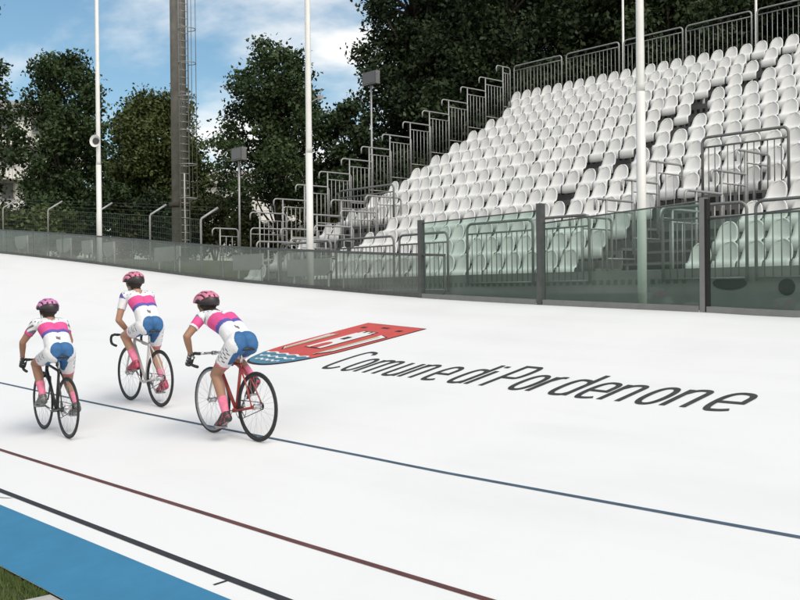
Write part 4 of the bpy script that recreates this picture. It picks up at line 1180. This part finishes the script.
# left rider: black bicycle
loc,rz,ry=place(4.492,10.362,4)
b,pe=bike(loc,rz,ry,'black racing bicycle lowest on the banking at the left',M['frame_black'],M['frame_black'],M['frame_black'],M['rim_dark'],M['rim_dark'],R_(15))
rider(loc,rz,ry,'cyclist on the black bicycle with violet pink helmet and straight arms on the bars',
  dict(hip=(.255,0,.925),sh=(.56,0,1.215),head=(.62,.0,1.325),hyaw=4,hpitch=-12,hl=dr(1,.855,.745),hr=dr(-1,.855,.745),foot=(-12,-16),wo=V(-.01,0,.045),la=.245,lf=.22,lt=.40,lsn=.39),
  dict(skin=M['skin_tan'],seed=13,sleeve='dark',shoe=M['shoe_grey'],shoe2=M['shoe_sole'],glove=M['glove'],helmet=M['h_violet']),pe)

SKY_STRENGTH=.1; SUN_E=1.5; EXPO=.43; CLOUD_OFF=(2.2,7.3,0); CLOUD_SCALE=.8; CLOUD_LO=.49; CLOUD_HI=.67; CLOUD_COL=(9.6,9.2,8.6,1); SKY_SAT=1.12; SKY_HUE=.485
# ------------------------------------------------------------------ light, sky, camera
w=bpy.data.worlds.new('World'); scene.world=w; w.use_nodes=True; nt=w.node_tree
bg=nt.nodes['Background']; bg.inputs['Strength'].default_value=SKY_STRENGTH
sky=nt.nodes.new('ShaderNodeTexSky'); sky.sky_type='NISHITA'; sky.sun_disc=False
sd=Vector((-.05,-.995,0)).normalized(); EL=R_(52)
sun_dir=Vector((sd.x*math.cos(EL),sd.y*math.cos(EL),math.sin(EL)))
sky.sun_elevation=EL; sky.sun_rotation=math.atan2(sd.x,sd.y); sky.air_density=1.0; sky.dust_density=1.0; sky.ozone_density=1.2; sky.altitude=50
tc=nt.nodes.new('ShaderNodeTexCoord'); sx=nt.nodes.new('ShaderNodeSeparateXYZ'); nt.links.new(tc.outputs['Generated'],sx.inputs[0])
def math_(op,a,b=None,clamp=False):
    n=nt.nodes.new('ShaderNodeMath'); n.operation=op; n.use_clamp=clamp
    for i,q in enumerate((a,b)):
        if q is None: continue
        if isinstance(q,(int,float)): n.inputs[i].default_value=q
        else: nt.links.new(q,n.inputs[i])
    return n.outputs[0]
zc=math_('ADD',math_('MAXIMUM',sx.outputs['Z'],0.0),.16)
cx=math_('DIVIDE',sx.outputs['X'],zc); cy=math_('DIVIDE',sx.outputs['Y'],zc)
cb=nt.nodes.new('ShaderNodeCombineXYZ'); nt.links.new(cx,cb.inputs[0]); nt.links.new(cy,cb.inputs[1])
mp=nt.nodes.new('ShaderNodeMapping'); mp.inputs['Location'].default_value=CLOUD_OFF; mp.inputs['Scale'].default_value=(1,1,1)
nt.links.new(cb.outputs[0],mp.inputs['Vector'])
no=nt.nodes.new('ShaderNodeTexNoise'); no.inputs['Scale'].default_value=CLOUD_SCALE; no.inputs['Detail'].default_value=7; no.inputs['Roughness'].default_value=.55; no.inputs['Distortion'].default_value=.25
nt.links.new(mp.outputs[0],no.inputs['Vector'])
mr=nt.nodes.new('ShaderNodeMapRange'); mr.interpolation_type='SMOOTHSTEP'; mr.inputs[1].default_value=CLOUD_LO; mr.inputs[2].default_value=CLOUD_HI
# unseen extra cloud added behind the camera to whiten ambient light, brighten seats
dt=math_('ADD',math_('MULTIPLY',sx.outputs['X'],-.67),math_('MULTIPLY',sx.outputs['Y'],-.74))
nt.links.new(math_('ADD',no.outputs['Fac'],math_('MULTIPLY',math_('MAXIMUM',math_('ADD',dt,.25),0.0),.22)),mr.inputs[0])
mx=nt.nodes.new('ShaderNodeMix'); mx.data_type='RGBA'
nt.links.new(mr.outputs[0],mx.inputs[0])
hs=nt.nodes.new('ShaderNodeHueSaturation'); hs.inputs['Saturation'].default_value=SKY_SAT; hs.inputs['Value'].default_value=1.0; hs.inputs['Hue'].default_value=SKY_HUE
nt.links.new(sky.outputs[0],hs.inputs['Color']); nt.links.new(hs.outputs[0],mx.inputs[6])
mx.inputs[7].default_value=CLOUD_COL
nt.links.new(mx.outputs[2],bg.inputs['Color'])
sl=bpy.data.lights.new('sun','SUN'); sl.energy=SUN_E; sl.angle=R_(28); sl.color=(1,.95,.88)
so=bpy.data.objects.new('sun',sl); COL.objects.link(so); so.rotation_euler=sun_dir.to_track_quat('Z','Y').to_euler(); so.location=(0,0,40)

cd=bpy.data.cameras.new('camera'); cam=bpy.data.objects.new('camera',cd); COL.objects.link(cam)
cd.sensor_width=36; cd.lens=45.0; cd.clip_end=3000; cd.clip_start=.1
yaw,pitch,roll=R_(41.890959),R_(.366307),R_(.6)
fw=V(math.sin(yaw)*math.cos(pitch),math.cos(yaw)*math.cos(pitch),-math.sin(pitch))
rt=V(math.cos(yaw),-math.sin(yaw),0); up=rt.cross(fw)
r2=rt*math.cos(roll)-up*math.sin(roll); u2=up*math.cos(roll)+rt*math.sin(roll)
mw=Matrix(((r2.x,u2.x,-fw.x,0),(r2.y,u2.y,-fw.y,0),(r2.z,u2.z,-fw.z,2.0),(0,0,0,1)))
cam.matrix_world=mw; scene.camera=cam
vs_=scene.view_settings; vs_.view_transform='Standard'; vs_.look='None'; vs_.exposure=EXPO; vs_.gamma=1; vs_.use_curve_mapping=False
scene.render.engine='CYCLES'; scene.cycles.max_bounces=8; scene.cycles.transparent_max_bounces=24
